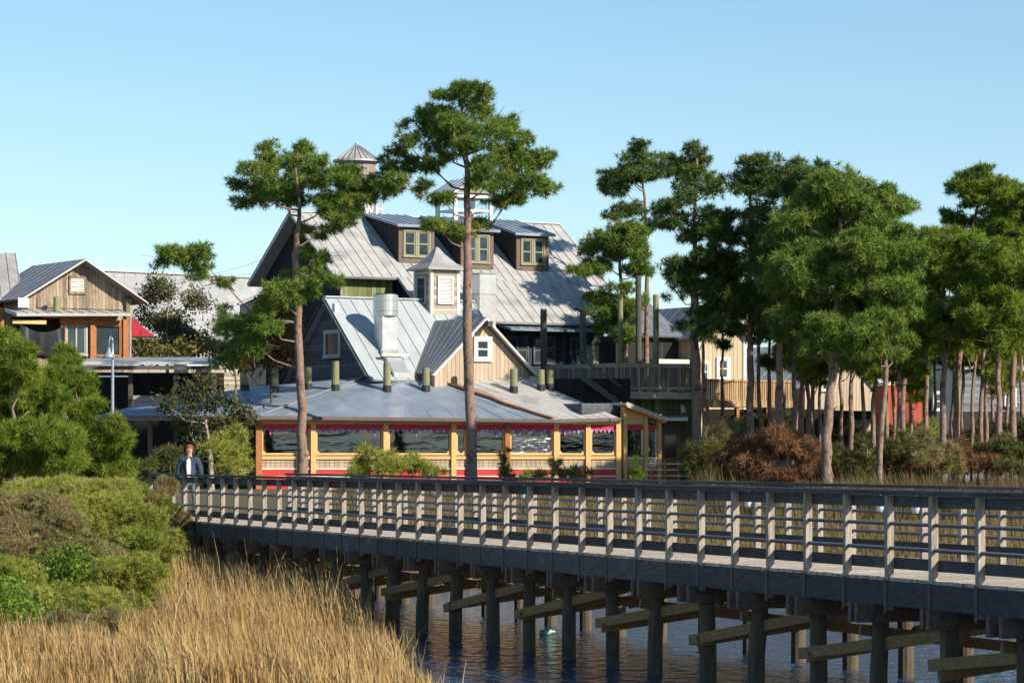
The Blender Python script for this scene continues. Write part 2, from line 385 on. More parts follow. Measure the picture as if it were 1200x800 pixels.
def leaves(cent, axis, n, ln, wd, spread=.9, rad=.2):
    """small diamond leaves scattered round each centre"""
    k = len(cent); off = rng.normal(size=(k, n, 3)) * rad * .55
    d = axis[:, None, :] * (1 - spread) + rng.normal(size=(k, n, 3)) * spread; d /= np.linalg.norm(d, axis=2, keepdims=True)
    side = np.cross(d, rng.normal(size=(k, n, 3))); side /= np.linalg.norm(side, axis=2, keepdims=True)
    sc = (0.6 + .8 * rng.random((k, n, 1)))
    b = cent[:, None, :] + off; dl = d * ln * sc; w2 = side * wd * .5 * sc
    V = np.stack([b, b + dl * .5 + w2, b + dl, b + dl * .5 - w2], axis=2).reshape(-1, 3)
    return V, np.arange(len(V)).reshape(-1, 4)

def lobe_points(lobes, per, bias=2.2):
    cs = []; ax = []
    for (c, r) in lobes:
        c = np.asarray(c); r = np.asarray(r)
        k = max(5, int(per * (r[0] * r[2] + r[0] * r[1]) / 2))
        v = rng.normal(size=(k, 3)); v /= np.linalg.norm(v, axis=1, keepdims=True)
        q = v * (rng.random((k, 1)) ** (1 / bias)) * (1 + .18 * rng.normal(size=(k, 1)))
        cs.append(c + q * r)
        a = v * .75 + np.array([0, 0, .55]) + rng.normal(size=(k, 3)) * .25
        ax.append(a / np.linalg.norm(a, axis=1, keepdims=True))
    return np.concatenate(cs), np.concatenate(ax)

def interp_path(path, z):
    for a, b in zip(path[:-1], path[1:]):
        if a[2] <= z <= b[2]: return a + (b - a) * (z - a[2]) / (b[2] - a[2] + 1e-9)
    return path[0] if z < path[0][2] else path[-1]

def tree(name, label, cat, path, rads, lobes, leafm, barkm, per=34, nn=30, ln=.42, wd=.042, spread=.72, group=None, leaf='needle', limb_r=.09, twigs=3, droop=.0, flat=.55, seg=8, split=0, ssc=.5):
    path = [np.asarray(p, float) for p in path]
    # finer wavering trunk
    fine = []; fr = []
    for i in range(len(path) - 1):
        for k in range(4):
            t = k / 4; fine.append(path[i] * (1 - t) + path[i + 1] * t + (np.array([rng.normal(), rng.normal(), 0]) * min(.035, .012 * np.linalg.norm(path[-1] - path[0])) if (i or k) else 0)); fr.append(rads[i] * (1 - t) + rads[i + 1] * t)
    fine.append(path[-1]); fr.append(rads[-1])
    fr[0] *= 1.35
    th = Thing(name, label, cat, path[0], group)
    tb = MB(); tb.tube(fine, fr, seg, jitter=.18)
    sub = split_lobes(lobes, split, ssc) if split else lobes
    cs, ax = lobe_points(sub, per)
    top = fine[-1][2]
    allc = np.array([np.asarray(c, float) for c, r in lobes])
    hds = np.array([np.hypot(*(interp_path(fine, c[2])[:2] - c[:2])) for c in allc])
    for li, (c, r) in enumerate(lobes):
        c = np.asarray(c, float)
        hd = hds[li]; via = None
        dd = np.linalg.norm(allc - c, axis=1); ok = (hds < hd * .8) & (dd < hd * .75) & (allc[:, 2] < c[2] + .6)
        if ok.any(): via = allc[np.argmin(np.where(ok, dd, 1e9))]
        za = max(fine[0][2] + .35 * (top - fine[0][2]) if c[2] > fine[0][2] + .4 * (top - fine[0][2]) else fine[0][2] + .15 * (top - fine[0][2]), min(top - .2, c[2] - flat * hd - .2))
        a = interp_path(fine, za) if via is None else via
        if via is not None: hd = float(dd[ok].min())
        mid = (a + c) / 2 + np.array([rng.normal() * .12, rng.normal() * .12, -.10 * hd + rng.normal() * .12])
        sag = np.array([0, 0, -.10 * hd]); pts = [a, a * .5 + mid * .5 + sag * .6, mid + sag, mid * .4 + c * .6 + sag * .5, c]
        r0 = min(limb_r * (0.5 + .12 * hd) * (1 if via is None else .6), .8 * np.interp(za, [fine[0][2], top], [rads[0], rads[-1] * 1.3]))
        tb.tube(pts, [r0, r0 * .8, r0 * .62, r0 * .45, r0 * .25], 5, cap=False)
        for _ in range(twigs):
            e = c + rng.normal(size=3) * np.asarray(r) * .55
            tb.tube([mid * .35 + c * .65, (c + e) / 2 + rng.normal(size=3) * .05, e], [r0 * .38, r0 * .25, r0 * .12], 4, cap=False)
    th.part('trunk', tb, barkm, smooth=True)
    if leaf == 'needle': V, T = needles(cs, ax, nn, ln, wd, spread, droop)
    else: V, T = leaves(cs, ax, nn, ln, wd, rad=.45)
    th.tris('crown', V, T, leafm)
    return th

def split_lobes(lobes, k=4, sc=.5):
    o = []
    for (c, r) in lobes:
        r = np.asarray(r)
        for i in range(k):
            v = rng.normal(size=3); v /= np.linalg.norm(v)
            o.append((np.asarray(c) + v * r * (.45 + .35 * rng.random()), r * sc * (.8 + .45 * rng.random()) * np.array([1, 1, .9])))
    return o
def px_lobes(L, Z, depth=.8, grow=1.0):
    o = []
    for q in L:
        x, y, rx, ry = q[:4]; dz = q[4] if len(q) > 4 else rng.normal() * 1.1
        k = Z / F; rx *= grow; ry *= grow
        o.append((P(x, y, Z) + np.array([0, dz, 0]), (rx * k, rx * k * depth, ry * k)))
    return o

# ------------------------------------------------------------------ ground, water
def sstep(a, b, x):
    t = np.clip((x - a) / (b - a), 0, 1); return t * t * (3 - 2 * t)
def shore(X, Y):
    xl = np.interp(Y, [20, 40, 66, 76], [.3, -1.28, -3.9, -4.1])
    yf = np.interp(X, [-4, 0, 10, 30, 60], [73, 76, 80, 84, 86]) + .8 * np.sin(X * .7)
    return np.minimum(X - xl + .25 * np.sin(Y * .6), yf - Y)
def ground_z(X, Y):
    w = shore(X, Y)
    h = np.where(w > 0, -np.clip(w * .3, 0, 1.2), .12 + np.clip(-w * .06, 0, .25))
    h = h + 1.25 * sstep(108, 140, Y)
    h = h + np.where(w > 0, 0, 1) * 1.2 * np.exp(-(((X + 12.5) / 5.0) ** 2 + ((Y - 80) / 11.0) ** 2))
    h = h + np.where(w > 0, 0, 1) * .2 * sstep(-6, -12, X) * sstep(95, 60, Y)
    return h
gx = np.concatenate([np.linspace(-900, -70, 10), np.arange(-64, 76, .8), np.linspace(82, 900, 10)])
gy = np.concatenate([np.linspace(-60, 15, 8), np.arange(18, 172, .8), np.linspace(180, 3000, 14)])
GX, GY = np.meshgrid(gx, gy); GZ = ground_z(GX, GY)
V = np.stack([GX, GY, GZ], -1).reshape(-1, 3); nxx = len(gx)
ii = (np.arange(len(gy) - 1)[:, None] * nxx + np.arange(nxx - 1)[None]).ravel()
g = tri_mesh('ground', V, np.stack([ii, ii + 1, ii + nxx + 1, ii + nxx], 1), M['soil']); struct(g)
g.data.polygons.foreach_set('use_smooth', [True] * len(g.data.polygons))
wb = MB(); wb.add([(-40, -60, 0), (130, -60, 0), (130, 100, 0), (-40, 100, 0)], [(0, 1, 2, 3)])
struct(wb.build('water', M['water']))

def blades(n, xr, yr, ok, hgt, wd, m, name, lean=.35, zf=ground_z):
    X = rng.uniform(*xr, n); Y = rng.uniform(*yr, n); k = ok(X, Y); X = X[k]; Y = Y[k]; n = len(X)
    Z = zf(X, Y) - .03
    hv = hgt * (0.55 + .6 * rng.random(n)) * (.8 + .35 * np.sin(X * .9 + 2 * np.sin(Y * .31)))
    hv = hv * np.where((X / Y * 3600 + 600 < 190) & (Y < 60), .55, 1.0) * (.75 + .5 * rng.random(n) ** 3)
    a = rng.uniform(0, 2 * np.pi, n); ln = hv * lean * rng.random(n)
    lx = np.cos(a) * ln - .12 * hv; ly = np.sin(a) * ln
    b = rng.uniform(0, np.pi, n); wx = np.cos(b) * wd / 2; wy = np.sin(b) * wd / 2
    base = np.stack([X, Y, Z], 1); side = np.stack([wx, wy, 0 * wx], 1)
    mid = base + np.stack([lx * .3, ly * .3, hv * .55], 1); tip = base + np.stack([lx, ly, hv * (1 - .25 * (ln / (hv + 1e-6)))], 1)
    V = np.stack([base - side, base + side, mid + side * .8, mid - side * .8, tip], 1).reshape(-1, 3)
    o = np.arange(n)[:, None] * 5
    T = np.concatenate([o + [0, 1, 2], o + [0, 2, 3], o + [3, 2, 4]])
    return struct(tri_mesh(name, V, T, m), 'stuff')
blades(110000, (-13, 1.2), (36, 78), lambda X, Y: (shore(X, Y) < .35) & (X > -Y * .17 - .5) & ~((X < -5.2) & (Y > 68)) & ((X / Y * 3600 + 600 + 9 * np.sin(Y * 1.3) > 178 - 2.6 * np.maximum(0, 58 - Y)) | (Y < np.where(X / Y * 3600 + 600 < 140, 46.5, 49))), .78, .02, M['grass'], 'marsh_grass')
blades(70000, (-14, 44), (73, 142), lambda X, Y: (shore(X, Y) < .2) & (X > -4 - .06 * (Y - 70)) & (X < Y * .2 + 2), .62, .035, M['fargrass'], 'far_marsh_grass')

blades(5200, (-13, 1.2), (36, 74), lambda X, Y: (shore(X, Y) < .55) & (X > -Y * .165) & ((X / Y * 3600 + 600 > 185) | (Y < 44)), 1.12, .012, M['stalk'], 'dry_stalks', .6)
# ------------------------------------------------------------------ boardwalk
Pn0 = np.array([-7.518, 71.3]); U2 = np.array([.3416, -.9398]); N2 = np.array([.9398, .3416])
U = np.array([*U2, 0]); N = np.array([*N2, 0]); SP = 1.153; DZ = 1.72; WD = 3.35
def BW(n, off, z): q = Pn0 + U2 * SP * n + N2 * off; return np.array([q[0], q[1], z])
bw = Thing('boardwalk', 'long weathered grey timber boardwalk on piles crossing the marsh water in front of everything', 'boardwalk', BW(-3, WD / 2, DZ))
n0, n1 = -3, 39
d = MB(); L0 = n0 * SP - .3; L1 = n1 * SP + .3; k = int((L1 - L0) / .145)
for i in range(k):
    a = (L0 + (i + .5) * .145) / SP; e = rng.normal() * .012; zz = rng.normal() * .002
    d.box(BW(a, WD / 2 + e, DZ - .02 + zz), U, N, UP, .138, WD + .225, .04)
bw.part('decking', d, M['deck'])
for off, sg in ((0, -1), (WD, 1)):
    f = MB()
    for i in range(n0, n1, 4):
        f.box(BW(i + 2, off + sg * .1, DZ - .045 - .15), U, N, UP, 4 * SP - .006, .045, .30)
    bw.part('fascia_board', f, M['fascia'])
j = MB()
for off in (.8, 1.67, 2.55): j.box(BW((n0 + n1) / 2, off, DZ - .19), U, N, UP, (n1 - n0) * SP, .07, .28)
bw.part('stringers', j, M['cap'])
for off, sg in ((0.0, -1), (WD, 1)):
    for i in range(n0, n1 + 1):
        pst = MB(); jit = rng.normal(size=2) * .006
        pst.box(BW(i + jit[0], off + sg * .072, (DZ - .40 + DZ + 1.0) / 2), U + UP * rng.normal() * .004, N, UP, .078, .09, 1.40)
        o = bw.part('post', pst, M['rail'])
        ft = MB(); ft.box(BW(i + jit[0], off + sg * .122, DZ - .235), U, N, UP, .075, .018, .42); bw.part('post_foot', ft, M['flash'], o)
    for z, nm in ((.36, 'lower_rail'), (.66, 'middle_rail')):
        r = MB(); r.tube([BW(n0 - .1, off + sg * .072, DZ + z), BW(n1 + .1, off + sg * .072, DZ + z)], .024, 8); bw.part(nm, r, M['pipe'], smooth=True)
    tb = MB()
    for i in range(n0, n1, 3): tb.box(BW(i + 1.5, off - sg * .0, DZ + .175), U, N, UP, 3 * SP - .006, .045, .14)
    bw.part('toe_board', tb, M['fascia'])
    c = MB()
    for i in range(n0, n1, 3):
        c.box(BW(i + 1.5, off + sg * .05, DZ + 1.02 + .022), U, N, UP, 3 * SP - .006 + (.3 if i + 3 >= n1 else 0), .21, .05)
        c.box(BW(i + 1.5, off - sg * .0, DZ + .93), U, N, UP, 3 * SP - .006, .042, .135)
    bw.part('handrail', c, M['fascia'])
pn = [11.7 + 1.565 * q for q in range(-9, 18)]
for q, a in enumerate(pn):
    cap = MB()
    for s2 in (-.13, .13): cap.box(BW(a + s2 / SP, WD / 2, DZ - .345 - .11), U, N, UP, .085, WD + .5 + rng.normal() * .05, .24)
    cap.box(BW(a, .02, DZ - .345 - .11), U, N, UP, .17, .34, .23); cap.box(BW(a, WD - .02, DZ - .345 - .11), U, N, UP, .17, .34, .23)
    bw.part('pile_cap', cap, M['cap'])
    for off in (.12, WD - .12):
        pl = MB(); r0 = .116 + rng.normal() * .008
        dx = rng.normal(size=2) * .03
        pl.tube([BW(a, off, DZ - .575), BW(a + dx[0] * .4, off + dx[1], .5), BW(a + dx[0], off + dx[1], -1.6)], [r0 * .94, r0, r0 * 1.06], 12)
        bw.part('pile', pl, M['pile'], smooth=False)
    cb = MB()
    if q % 1 == 0:
        
        if q % 2: cb.beam(BW(a - .12, -.1, DZ - .68), BW(a - .12, WD + .1, .60), .06, .14)
        else: cb.beam(BW(a + .12, -.1, .60), BW(a + .12, WD + .1, DZ - .68), .06, .14)
        bw.part('cross_brace', cb, M['brace'])
    if q % 2 == 0 and q + 2 < len(pn):
        for off in (-.05, WD + .05):
            lb = MB(); s3 = 1 if off < 1 else -1; lb.beam(BW(a - .12, off - s3 * .02, .64 + rng.normal() * .04), BW(pn[q + 2] + .02, off + s3 * .40, 1.16 + rng.normal() * .03), .06, .145)
            bw.part('side_brace', lb, M['brace'])
# little glass rail lights under the far handrail
for px in (376, 421, 512, 615, 746, 878, 1033, 1075):
    t = (px - 600) / F; p0 = BW(0, WD - .06, 0); q = (t * p0[1] - p0[0]) / (U[0] - t * U[1])
    c = p0 + U * q; c[2] = DZ + .80
    lg = MB(); lg.tube([c + UP * .12, c + UP * .05, c - N * .02 - UP * .04, c - N * .03 - UP * .14], [.025, .045, .06, .045], 8)
    o = bw.part('rail_light', lg, M['lampglass'], smooth=True)
    br = MB(); br.beam(c + UP * .12, c + UP * .2, .05, .05, N); bw.part('bracket', br, M['pipe'], o)

# approach path at the far left end
pp = MB(); pp.add([tuple(BW(-3.25, -.2, DZ - .01)), tuple(BW(-3.25, WD + .2, DZ - .01)), tuple(BW(-22, WD + .2, DZ - .02)), tuple(BW(-22, -.2, DZ - .02))], [(0, 1, 2, 3)])
po = MB(); po.prism([BW(-3.28, -.2, DZ - .02), BW(-3.28, WD + .2, DZ - .02), BW(-24, WD + .2, DZ - .02), BW(-24, -.2, DZ - .02)], (0, 0, -.5))
struct(po.build('path', M['soil']))

# ------------------------------------------------------------------ building frame directions shared by the whole shopping village
ER = unit([.8486, .5291, 0]); DN = unit([.5291, -.8486, 0])
class Fr:
    def __init__(s, x, y): s.x = x; s.y = y
    def __call__(s, t, L, z): return np.array([s.x + ER[0] * t + DN[0] * L, s.y + ER[1] * t + DN[1] * L, z])
GZ0 = 1.45

# ---- barn
B = Fr(-11.76, 166.0); RZ = CZ + (HOR - 248) * 166 / F
SLP = .742
def bz(L): return RZ - SLP * abs(L)
barn = Thing('metal_roofed_barn', 'large dark barn with long grey metal roof, three dormers and a ridge belvedere', 'barn', B(8, 0, GZ0))
wl = MB()
wl.prism([B(.45, -4.2, GZ0), B(.45, 4.2, GZ0), B(.45, 4.2, bz(4.2) - .15), B(.45, 0, RZ - .2), B(.45, -4.2, bz(4.2) - .15)], ER * 15.2)
wl.prism([B(3.9, 4.25, GZ0), B(3.9, 7.3, GZ0), B(3.9, 7.3, bz(7.3) - .2), B(3.9, 4.25, bz(4.25) - .2)], ER * 11.3)
barn.part('wall', wl, M['darkwall'])
q = MB(); q.box(B(9.6, 7.31, 8.4), ER, DN, UP, 11.2, .02, 3.2); barn.part('lower_front', q, M['teal'])
rf = MB()
roof_slab(rf, B(-.3, 5.0, bz(5.0)), B(17.0, 5.0, bz(5.0)), B(17.0, 0, RZ), B(-.3, 0, RZ), .14)
roof_slab(rf, B(17.0, -5.0, bz(5.0)), B(-.3, -5.0, bz(5.0)), B(-.3, 0, RZ), B(17.0, 0, RZ), .14)
roof_slab(rf, B(3.6, 8.15, bz(8.15)), B(15.6, 8.15, bz(8.15)), B(15.6, 4.95, bz(4.95) + .012), B(3.6, 4.95, bz(4.95) + .012), .14)
rf.beam(B(-.3, 0, RZ + .02), B(17, 0, RZ + .02), .3, .06)
rfo = barn.part('roof', rf, M['roof'])
gp = MB(); gp.box(B(2.05, 4.24, (P(0, 325, 162)[2] + P(0, 352, 162)[2]) / 2 - .1), ER, DN, UP, 2.9, .06, 1.7)
barn.part('green_panel', gp, M['green'])
for t in (.56, 3.55):
    tr = MB(); tr.box(B(t, 4.26, 11.9), ER, DN, UP, .16, .1, 1.7); barn.part('corner_trim', tr, M['sash'])
# lower shaded front under the long slope
for (t, wdt) in ((6.4, 1.2), (9.6, 1.4), (11.3, 1.4), (13.4, .9)):
    window(barn, B(t, 7.31, 8.9), ER, DN, wdt, 1.5, M['slatewall'], 2, 2, .08)
pr = MB(); roof_slab(pr, B(8.4, 8.7, 9.98), B(14.8, 8.7, 9.98), B(14.8, 7.32, 10.25), B(8.4, 7.32, 10.25), .1, .6); barn.part('porch_roof', pr, M['roofblue'])
dr = MB(); dr.box(B(14.35, 7.33, 8.2), ER, DN, UP, 1.0, .08, 2.1); do = barn.part('door', dr, M['sash'])
# dormers: solve t, L for the foot of each face
def tl(px, py):
    A = np.zeros((2, 2)); b = np.zeros(2); kx = (px - 600) / F; ky = (HOR - py) / F
    A[0] = [ER[0] - kx * ER[1], DN[0] - kx * DN[1]]; b[0] = kx * B.y - B.x
    A[1] = [-ky * ER[1], -SLP - ky * DN[1]]; b[1] = ky * B.y - (RZ - CZ)
    return np.linalg.solve(A, b)
for (px, py, pw, ptop) in ((487.5, 308, 41, 265), (558.5, 315, 38, 270), (623.5, 317, 38, 275)):
    t, L = tl(px, py); Y = B(t, L, 0)[1]; wdt = pw * Y / F / ER[0]; hgt = (py - ptop) * Y / F
    z0 = bz(L); z1 = z0 + hgt
    Lb = max(.25, L - 6.0); zb = min(z1 + (L - Lb) * .30, RZ + .02)
    bd = MB(); bd.prism([B(t - wdt / 2, L, z0 - .1), B(t - wdt / 2, L, z1), B(t - wdt / 2, Lb, zb - .1), B(t - wdt / 2, Lb, bz(Lb) - .3)], ER * wdt)
    dm = barn.part('dormer', bd, M['darkwall'])
    rr = MB(); roof_slab(rr, B(t - wdt / 2 - .22, L + .35, z1 + .02), B(t + wdt / 2 + .22, L + .35, z1 + .02), B(t + wdt / 2 + .22, Lb - .1, zb + .06), B(t - wdt / 2 - .22, Lb - .1, zb + .06), .1, .5)
    rr.box(B(t, L + .36, z1 - .02), ER, DN, UP, wdt + .5, .05, .14)
    barn.part('dormer_roof', rr, M['roofblue'], dm)
    tm = MB()
    for sg in (-1, 1): tm.box(B(t + sg * (wdt / 2 - .13), L + .04, (z0 + z1) / 2), ER, DN, UP, .26, .06, hgt - .06)
    tm.box(B(t, L + .045, z0 + .12), ER, DN, UP, wdt - .54, .06, .26); tm.box(B(t, L + .045, z1 - .16), ER, DN, UP, wdt - .54, .06, .2)
    barn.part('dormer_trim', tm, M['brownframe'], dm)
    for sg in (-1, 1):
        window(barn, B(t + sg * (wdt - .52) / 4, L + .02, (z0 + z1) / 2 + .03), ER, DN, (wdt - .56) / 2, hgt - .5, M['sash'], 1, 2, .09, parent=None)
# belvedere on the ridge
t0b = 10.7; bv = MB(); hb = 1.15
zr = RZ; ztop = zr + 1.35
bvp = []
for a in (-1, 1):
    for c in (-1, 1): bv.box(B(t0b + a * hb, c * .95, (zr - .9 + ztop) / 2), ER, DN, UP, .2, .2, ztop - zr + .9)
for c in (-1, 1): bv.box(B(t0b, c * .95, ztop - .1), ER, DN, UP, 2 * hb - .2, .15, .2); bv.box(B(t0b, c * .95, zr + .45), ER, DN, UP, 2 * hb - .2, .08, .1)
for a in (-1, 1): bv.box(B(t0b + a * hb, 0, ztop - .1), ER, DN, UP, .15, 1.7, .2); bv.box(B(t0b + a * hb, 0, zr + .45), ER, DN, UP, .08, 1.7, .1)
bo = barn.part('belvedere', bv, M['white'])
br = MB(); zt = ztop + .95
for sg in (-1, 1):
    roof_slab(br, B(t0b + sg * 1.6, -1.35, ztop - .02), B(t0b + sg * 1.6, 1.35, ztop - .02), B(t0b, 1.35, zt), B(t0b, -1.35, zt), .1, .5)
barn.part('belvedere_roof', br, M['roofblue'], bo)
bg_ = MB()
for L in (1.3,):
    bg_.prism([B(t0b - 1.1, L - .15, ztop + .06), B(t0b + 1.1, L - .15, ztop + .06), B(t0b, L - .15, zt - .16)], DN * .05)
barn.part('gable_panel', bg_, M['sash'], bo)
bt = MB()
for sg in (-1, 1): bt.beam(B(t0b + sg * 1.62, 1.38, ztop - .08), B(t0b, 1.38, zt - .06), .06, .16, DN)
barn.part('bargeboard', bt, M['trim'], bo)
# white letters standing on the ridge
lt = MB(); zl = RZ + .08; hl = .55
def stroke(ta, za, tb_, zb_): lt.beam(B(ta, .1, zl + za * hl), B(tb_, .1, zl + zb_ * hl), .08, .11, DN)
tw = 4.55
stroke(tw - .28, 1, tw - .14, 0); stroke(tw - .14, 0, tw, .8); stroke(tw, .8, tw + .14, 0); stroke(tw + .14, 0, tw + .28, 1)
stroke(tw + .46, 0, tw + .46, 1); stroke(tw + .82, 0, tw + .82, 1); stroke(tw + .46, .5, tw + .82, .5)
lt.box(B(tw + .25, .1, zl - .04), ER, DN, UP, 1.5, .06, .06)
so_ = lt.build('roof_letters', M['white'], None, B(tw, .1, zl)); solo(so_, 'white letters WH standing on the barn ridge, half hidden by a pine', 'sign')

# ---- silo behind the barn
sc = P(418, 300, 182); sz = P(0, 190, 182)[2]; sa = P(0, 170, 182)[2]
silo = Thing('water_tower', 'round wood-staved tower with conical metal cap rising behind the barn roof', 'tower', (sc[0], sc[1], GZ0))
m_ = MB(); m_.tube([(sc[0], sc[1], GZ0), (sc[0], sc[1], sz)], 1.12, 28); silo.part('staved_wall', m_, M['staves'])
m_ = MB(); m_.tube([(sc[0], sc[1], sz - .02), (sc[0], sc[1], sz + .08), (sc[0], sc[1], sa - .05), (sc[0], sc[1], sa + .12)], [1.42, 1.40, .13, .10], 24)
for a in np.linspace(0, 2 * math.pi, 24, endpoint=False):
    e = np.array([math.cos(a), math.sin(a), 0]); m_.beam(np.array([sc[0], sc[1], sz + .1]) + e * 1.40, np.array([sc[0], sc[1], sa]) + e * .12, .035, .05)
silo.part('conical_roof', m_, M['roofold'])
m_ = MB()
for z in (sz - .9, sz - 2.2, sz - 3.4): m_.tube([(sc[0], sc[1], z), (sc[0], sc[1], z + .08)], 1.15, 28)
silo.part('hoops', m_, M['pipe'])

# ---- kitchen house
K = Fr(-220 / F * 157, 157.0); KR = CZ + (HOR - 348) * 157 / F; KS = .887
def kz(L): return KR - KS * abs(L)
kh = Thing('kitchen_house', 'smaller grey metal-roofed house with beige front gable and louvred cupola, in front of the barn', 'house', K(4, 0, GZ0))
wl = MB()
wl.prism([K(.35, -4.35, GZ0), K(.35, 4.35, GZ0), K(.35, 4.35, kz(4.35) - .15), K(.35, 0, KR - .2), K(.35, -4.35, kz(4.35) - .15)], ER * 8.4)
kh.part('wall', wl, M['slatewall'])
rf = MB()
roof_slab(rf, K(0, 4.85, kz(4.85)), K(8.9, 4.85, kz(4.85)), K(8.9, 0, KR), K(0, 0, KR), .12, .75)
roof_slab(rf, K(8.9, -4.85, kz(4.85)), K(0, -4.85, kz(4.85)), K(0, 0, KR), K(8.9, 0, KR), .12, .75)
rf.beam(K(0, 0, KR + .03), K(8.9, 0, KR + .03), .32, .07)
kh.part('roof', rf, M['roofpale'])
bb = MB()
for sg in (-1, 1): bb.beam(K(-.03, sg * 4.85, kz(4.85) - .12), K(-.03, 0, KR - .12), .06, .2, ER)
kh.part('bargeboard', bb, M['slatewall'])
window(kh, K(.34, .35, P(0, 404, 158)[2]), -DN, -ER, 1.75, 1.45, M['roofold'], 1, 1, .2)
# cross gable
tc_, gr = 5.8, CZ + (HOR - 372) * 155.3 / F; gw = 3.05; ge = CZ + (HOR - 438) * 155.0 / F; gs = (gr - ge) / gw
xw = MB(); xw.prism([K(tc_ - gw + .25, 6.0, GZ0), K(tc_ + gw - .25, 6.0, GZ0), K(tc_ + gw - .25, 6.0, ge + .05), K(tc_, 6.0, gr - .2), K(tc_ - gw + .25, 6.0, ge + .05)], -DN * 3.5)
xo = kh.part('front_gable', xw, M['beige'])
xr = MB(); Lv = (KR - gr) / KS
for sg in (-1, 1):
    roof_slab(xr, K(tc_ + sg * gw, 6.3, ge), K(tc_ + sg * gw, min(4.86, (KR - ge) / KS), ge + .02), K(tc_, Lv + .1, gr), K(tc_, 6.3, gr), .1, .75, .05, .03)
kh.part('gable_roof', xr, M['roofslate'], xo)
xb = MB()
for sg in (-1, 1): xb.beam(K(tc_ + sg * (gw + .05), 6.33, ge - .12), K(tc_, 6.33, gr - .08), .08, .26, DN)
kh.part('bargeboard', xb, M['white'], xo)
window(kh, K(tc_, 6.0, P(0, 409, 155)[2]), ER, DN, 1.05, 1.25, M['white'], 1, 2, .17, parent=xo)
hk = MB(); hk.box(K(tc_, 6.55, gr - .35), ER, DN, UP, .28, .5, .26); kh.part('hoist_beam', hk, M['darkpole'], xo)
ln_ = MB(); c0 = K(-.16, 1.5, P(0, 362, 157)[2]); ln_.box(c0, ER, DN, UP, .25, .3, .42); kh.part('flood_lamp', ln_, M['white'])
vs = MB()
a0 = K(tc_ - gw + .05, 6.1, ge + .12); a1 = K(tc_ - .25, Lv + .4, gr - .12)
vs.beam(a1 * .0 + K(tc_ - gw - .02, 4.84, kz(4.84) + .14), K(tc_ - gw + 1.2, 3.55, kz(3.55) + .16), .3, .1); kh.part('pine_straw', vs, M['straw'])
# cupola
tq = 6.67; cw = 1.72; zb, ze, za = kz(1.1) - .1, CZ + (HOR - 314) * 158.5 / F, CZ + (HOR - 293) * 160.5 / F
cq = MB(); cq.box(K(tq, 0, (zb + ze) / 2), ER, DN, UP, cw, cw, ze - zb); cu = kh.part('cupola', cq, M['lap'])
ct = MB()
for a in (-1, 1):
    for b_ in (-1, 1): ct.box(K(tq + a * (cw / 2 - .06), b_ * (cw / 2 - .06), (zb + ze) / 2), ER, DN, UP, .17, .17, ze - zb - .02)
kh.part('corner_trim', ct, M['trim'], cu)
cr_ = MB(); hw = cw / 2 + .32
ring = lambda h, z: [K(tq - h, -h, z), K(tq + h, -h, z), K(tq + h, h, z), K(tq - h, h, z)]
lv = [ring(hw, ze - .02), ring(hw, ze + .06), ring(hw * .62, ze + .36), ring(hw * .25, ze + .85), ring(.06, za + .15)]
vs = [q for r in lv for q in r]; fs = [(3, 2, 1, 0)]
for i in range(len(lv) - 1):
    for j_ in range(4): fs.append((i * 4 + j_, i * 4 + (j_ + 1) % 4, (i + 1) * 4 + (j_ + 1) % 4, (i + 1) * 4 + j_))
fs.append((16, 17, 18, 19)); cr_.add(vs, fs)
kh.part('cupola_roof', cr_, M['roofold'], cu)
louvre(kh, K(tq, cw / 2 + .01, (zb + ze) / 2 + .25), ER, DN, .95, 1.45, M['white'], M['white'], 9, cu)
louvre(kh, K(tq - cw / 2 - .01, 0, (zb + ze) / 2 + .25), -DN, -ER, .95, 1.45, M['roofold'], M['slatewall'], 9, cu)
# exhaust hood and ducts
eh = Thing('exhaust_hood', 'round galvanised exhaust fan on a square duct, standing on the kitchen roof slope', 'exhaust hood', K(1.9, 3.0, kz(3.0)))
c1, c2 = CZ + (HOR - 370) * 155.5 / F, CZ + (HOR - 345.5) * 155.5 / F
q = MB(); q.tube([K(1.9, 3.0, c1), K(1.9, 3.0, c2 - .08), K(1.9, 3.0, c2)], [.63, .64, .6], 26)
for z in (c1 + .25, c2 - .3): q.tube([K(1.9, 3.0, z), K(1.9, 3.0, z + .05)], .665, 26)
eh.part('fan_drum', q, M['galv'], smooth=False)
q = MB(); q.tube([K(1.9, 3.0, c2 + .005), K(1.9, 3.0, c2 + .06)], .52, 20); eh.part('fan_grille', q, M['flash'])
q = MB(); q.box(K(1.9, 3.0, (kz(3.6) + c1) / 2 - .05), ER, DN, UP, .86, .86, c1 - kz(3.6) + .1); eh.part('duct', q, M['galv'])
q = MB(); q.prism([K(1.9 - .5, 3.3, kz(3.3) + .02), K(1.9 - .5, 4.75, kz(4.75) + .02), K(1.9 - .5, 4.75, kz(4.75) + .28), K(1.9 - .5, 3.44, kz(3.44) + .34)], ER * .9); eh.part('roof_duct', q, M['galv'])
q = MB(); q.box(K(1.9, 3.92, kz(3.92) + .45), ER, DN, UP, 1.55, .16, .14); eh.part('support_bar', q, M['trim'])
dv_ = Thing('vent_duct', 'tall plain light grey sheet-metal duct behind the beige front gable', 'duct', K(9.0, .6, 5))
q = MB(); c = P(567, 400, 163); q.box((c[0], c[1], (P(0, 322, 163)[2] + 5) / 2), ER, DN, UP, 1.0, .8, P(0, 322, 163)[2] - 5); dv_.part('duct', q, M['galv'])
q = MB(); q.box((c[0], c[1], P(0, 321, 163)[2]), ER, DN, UP, 1.06, .86, .06); q.box((c[0], c[1], P(0, 345, 163)[2]), ER, DN, UP, 1.03, .83, .05); dv_.part('seam_band', q, M['roofblue'])

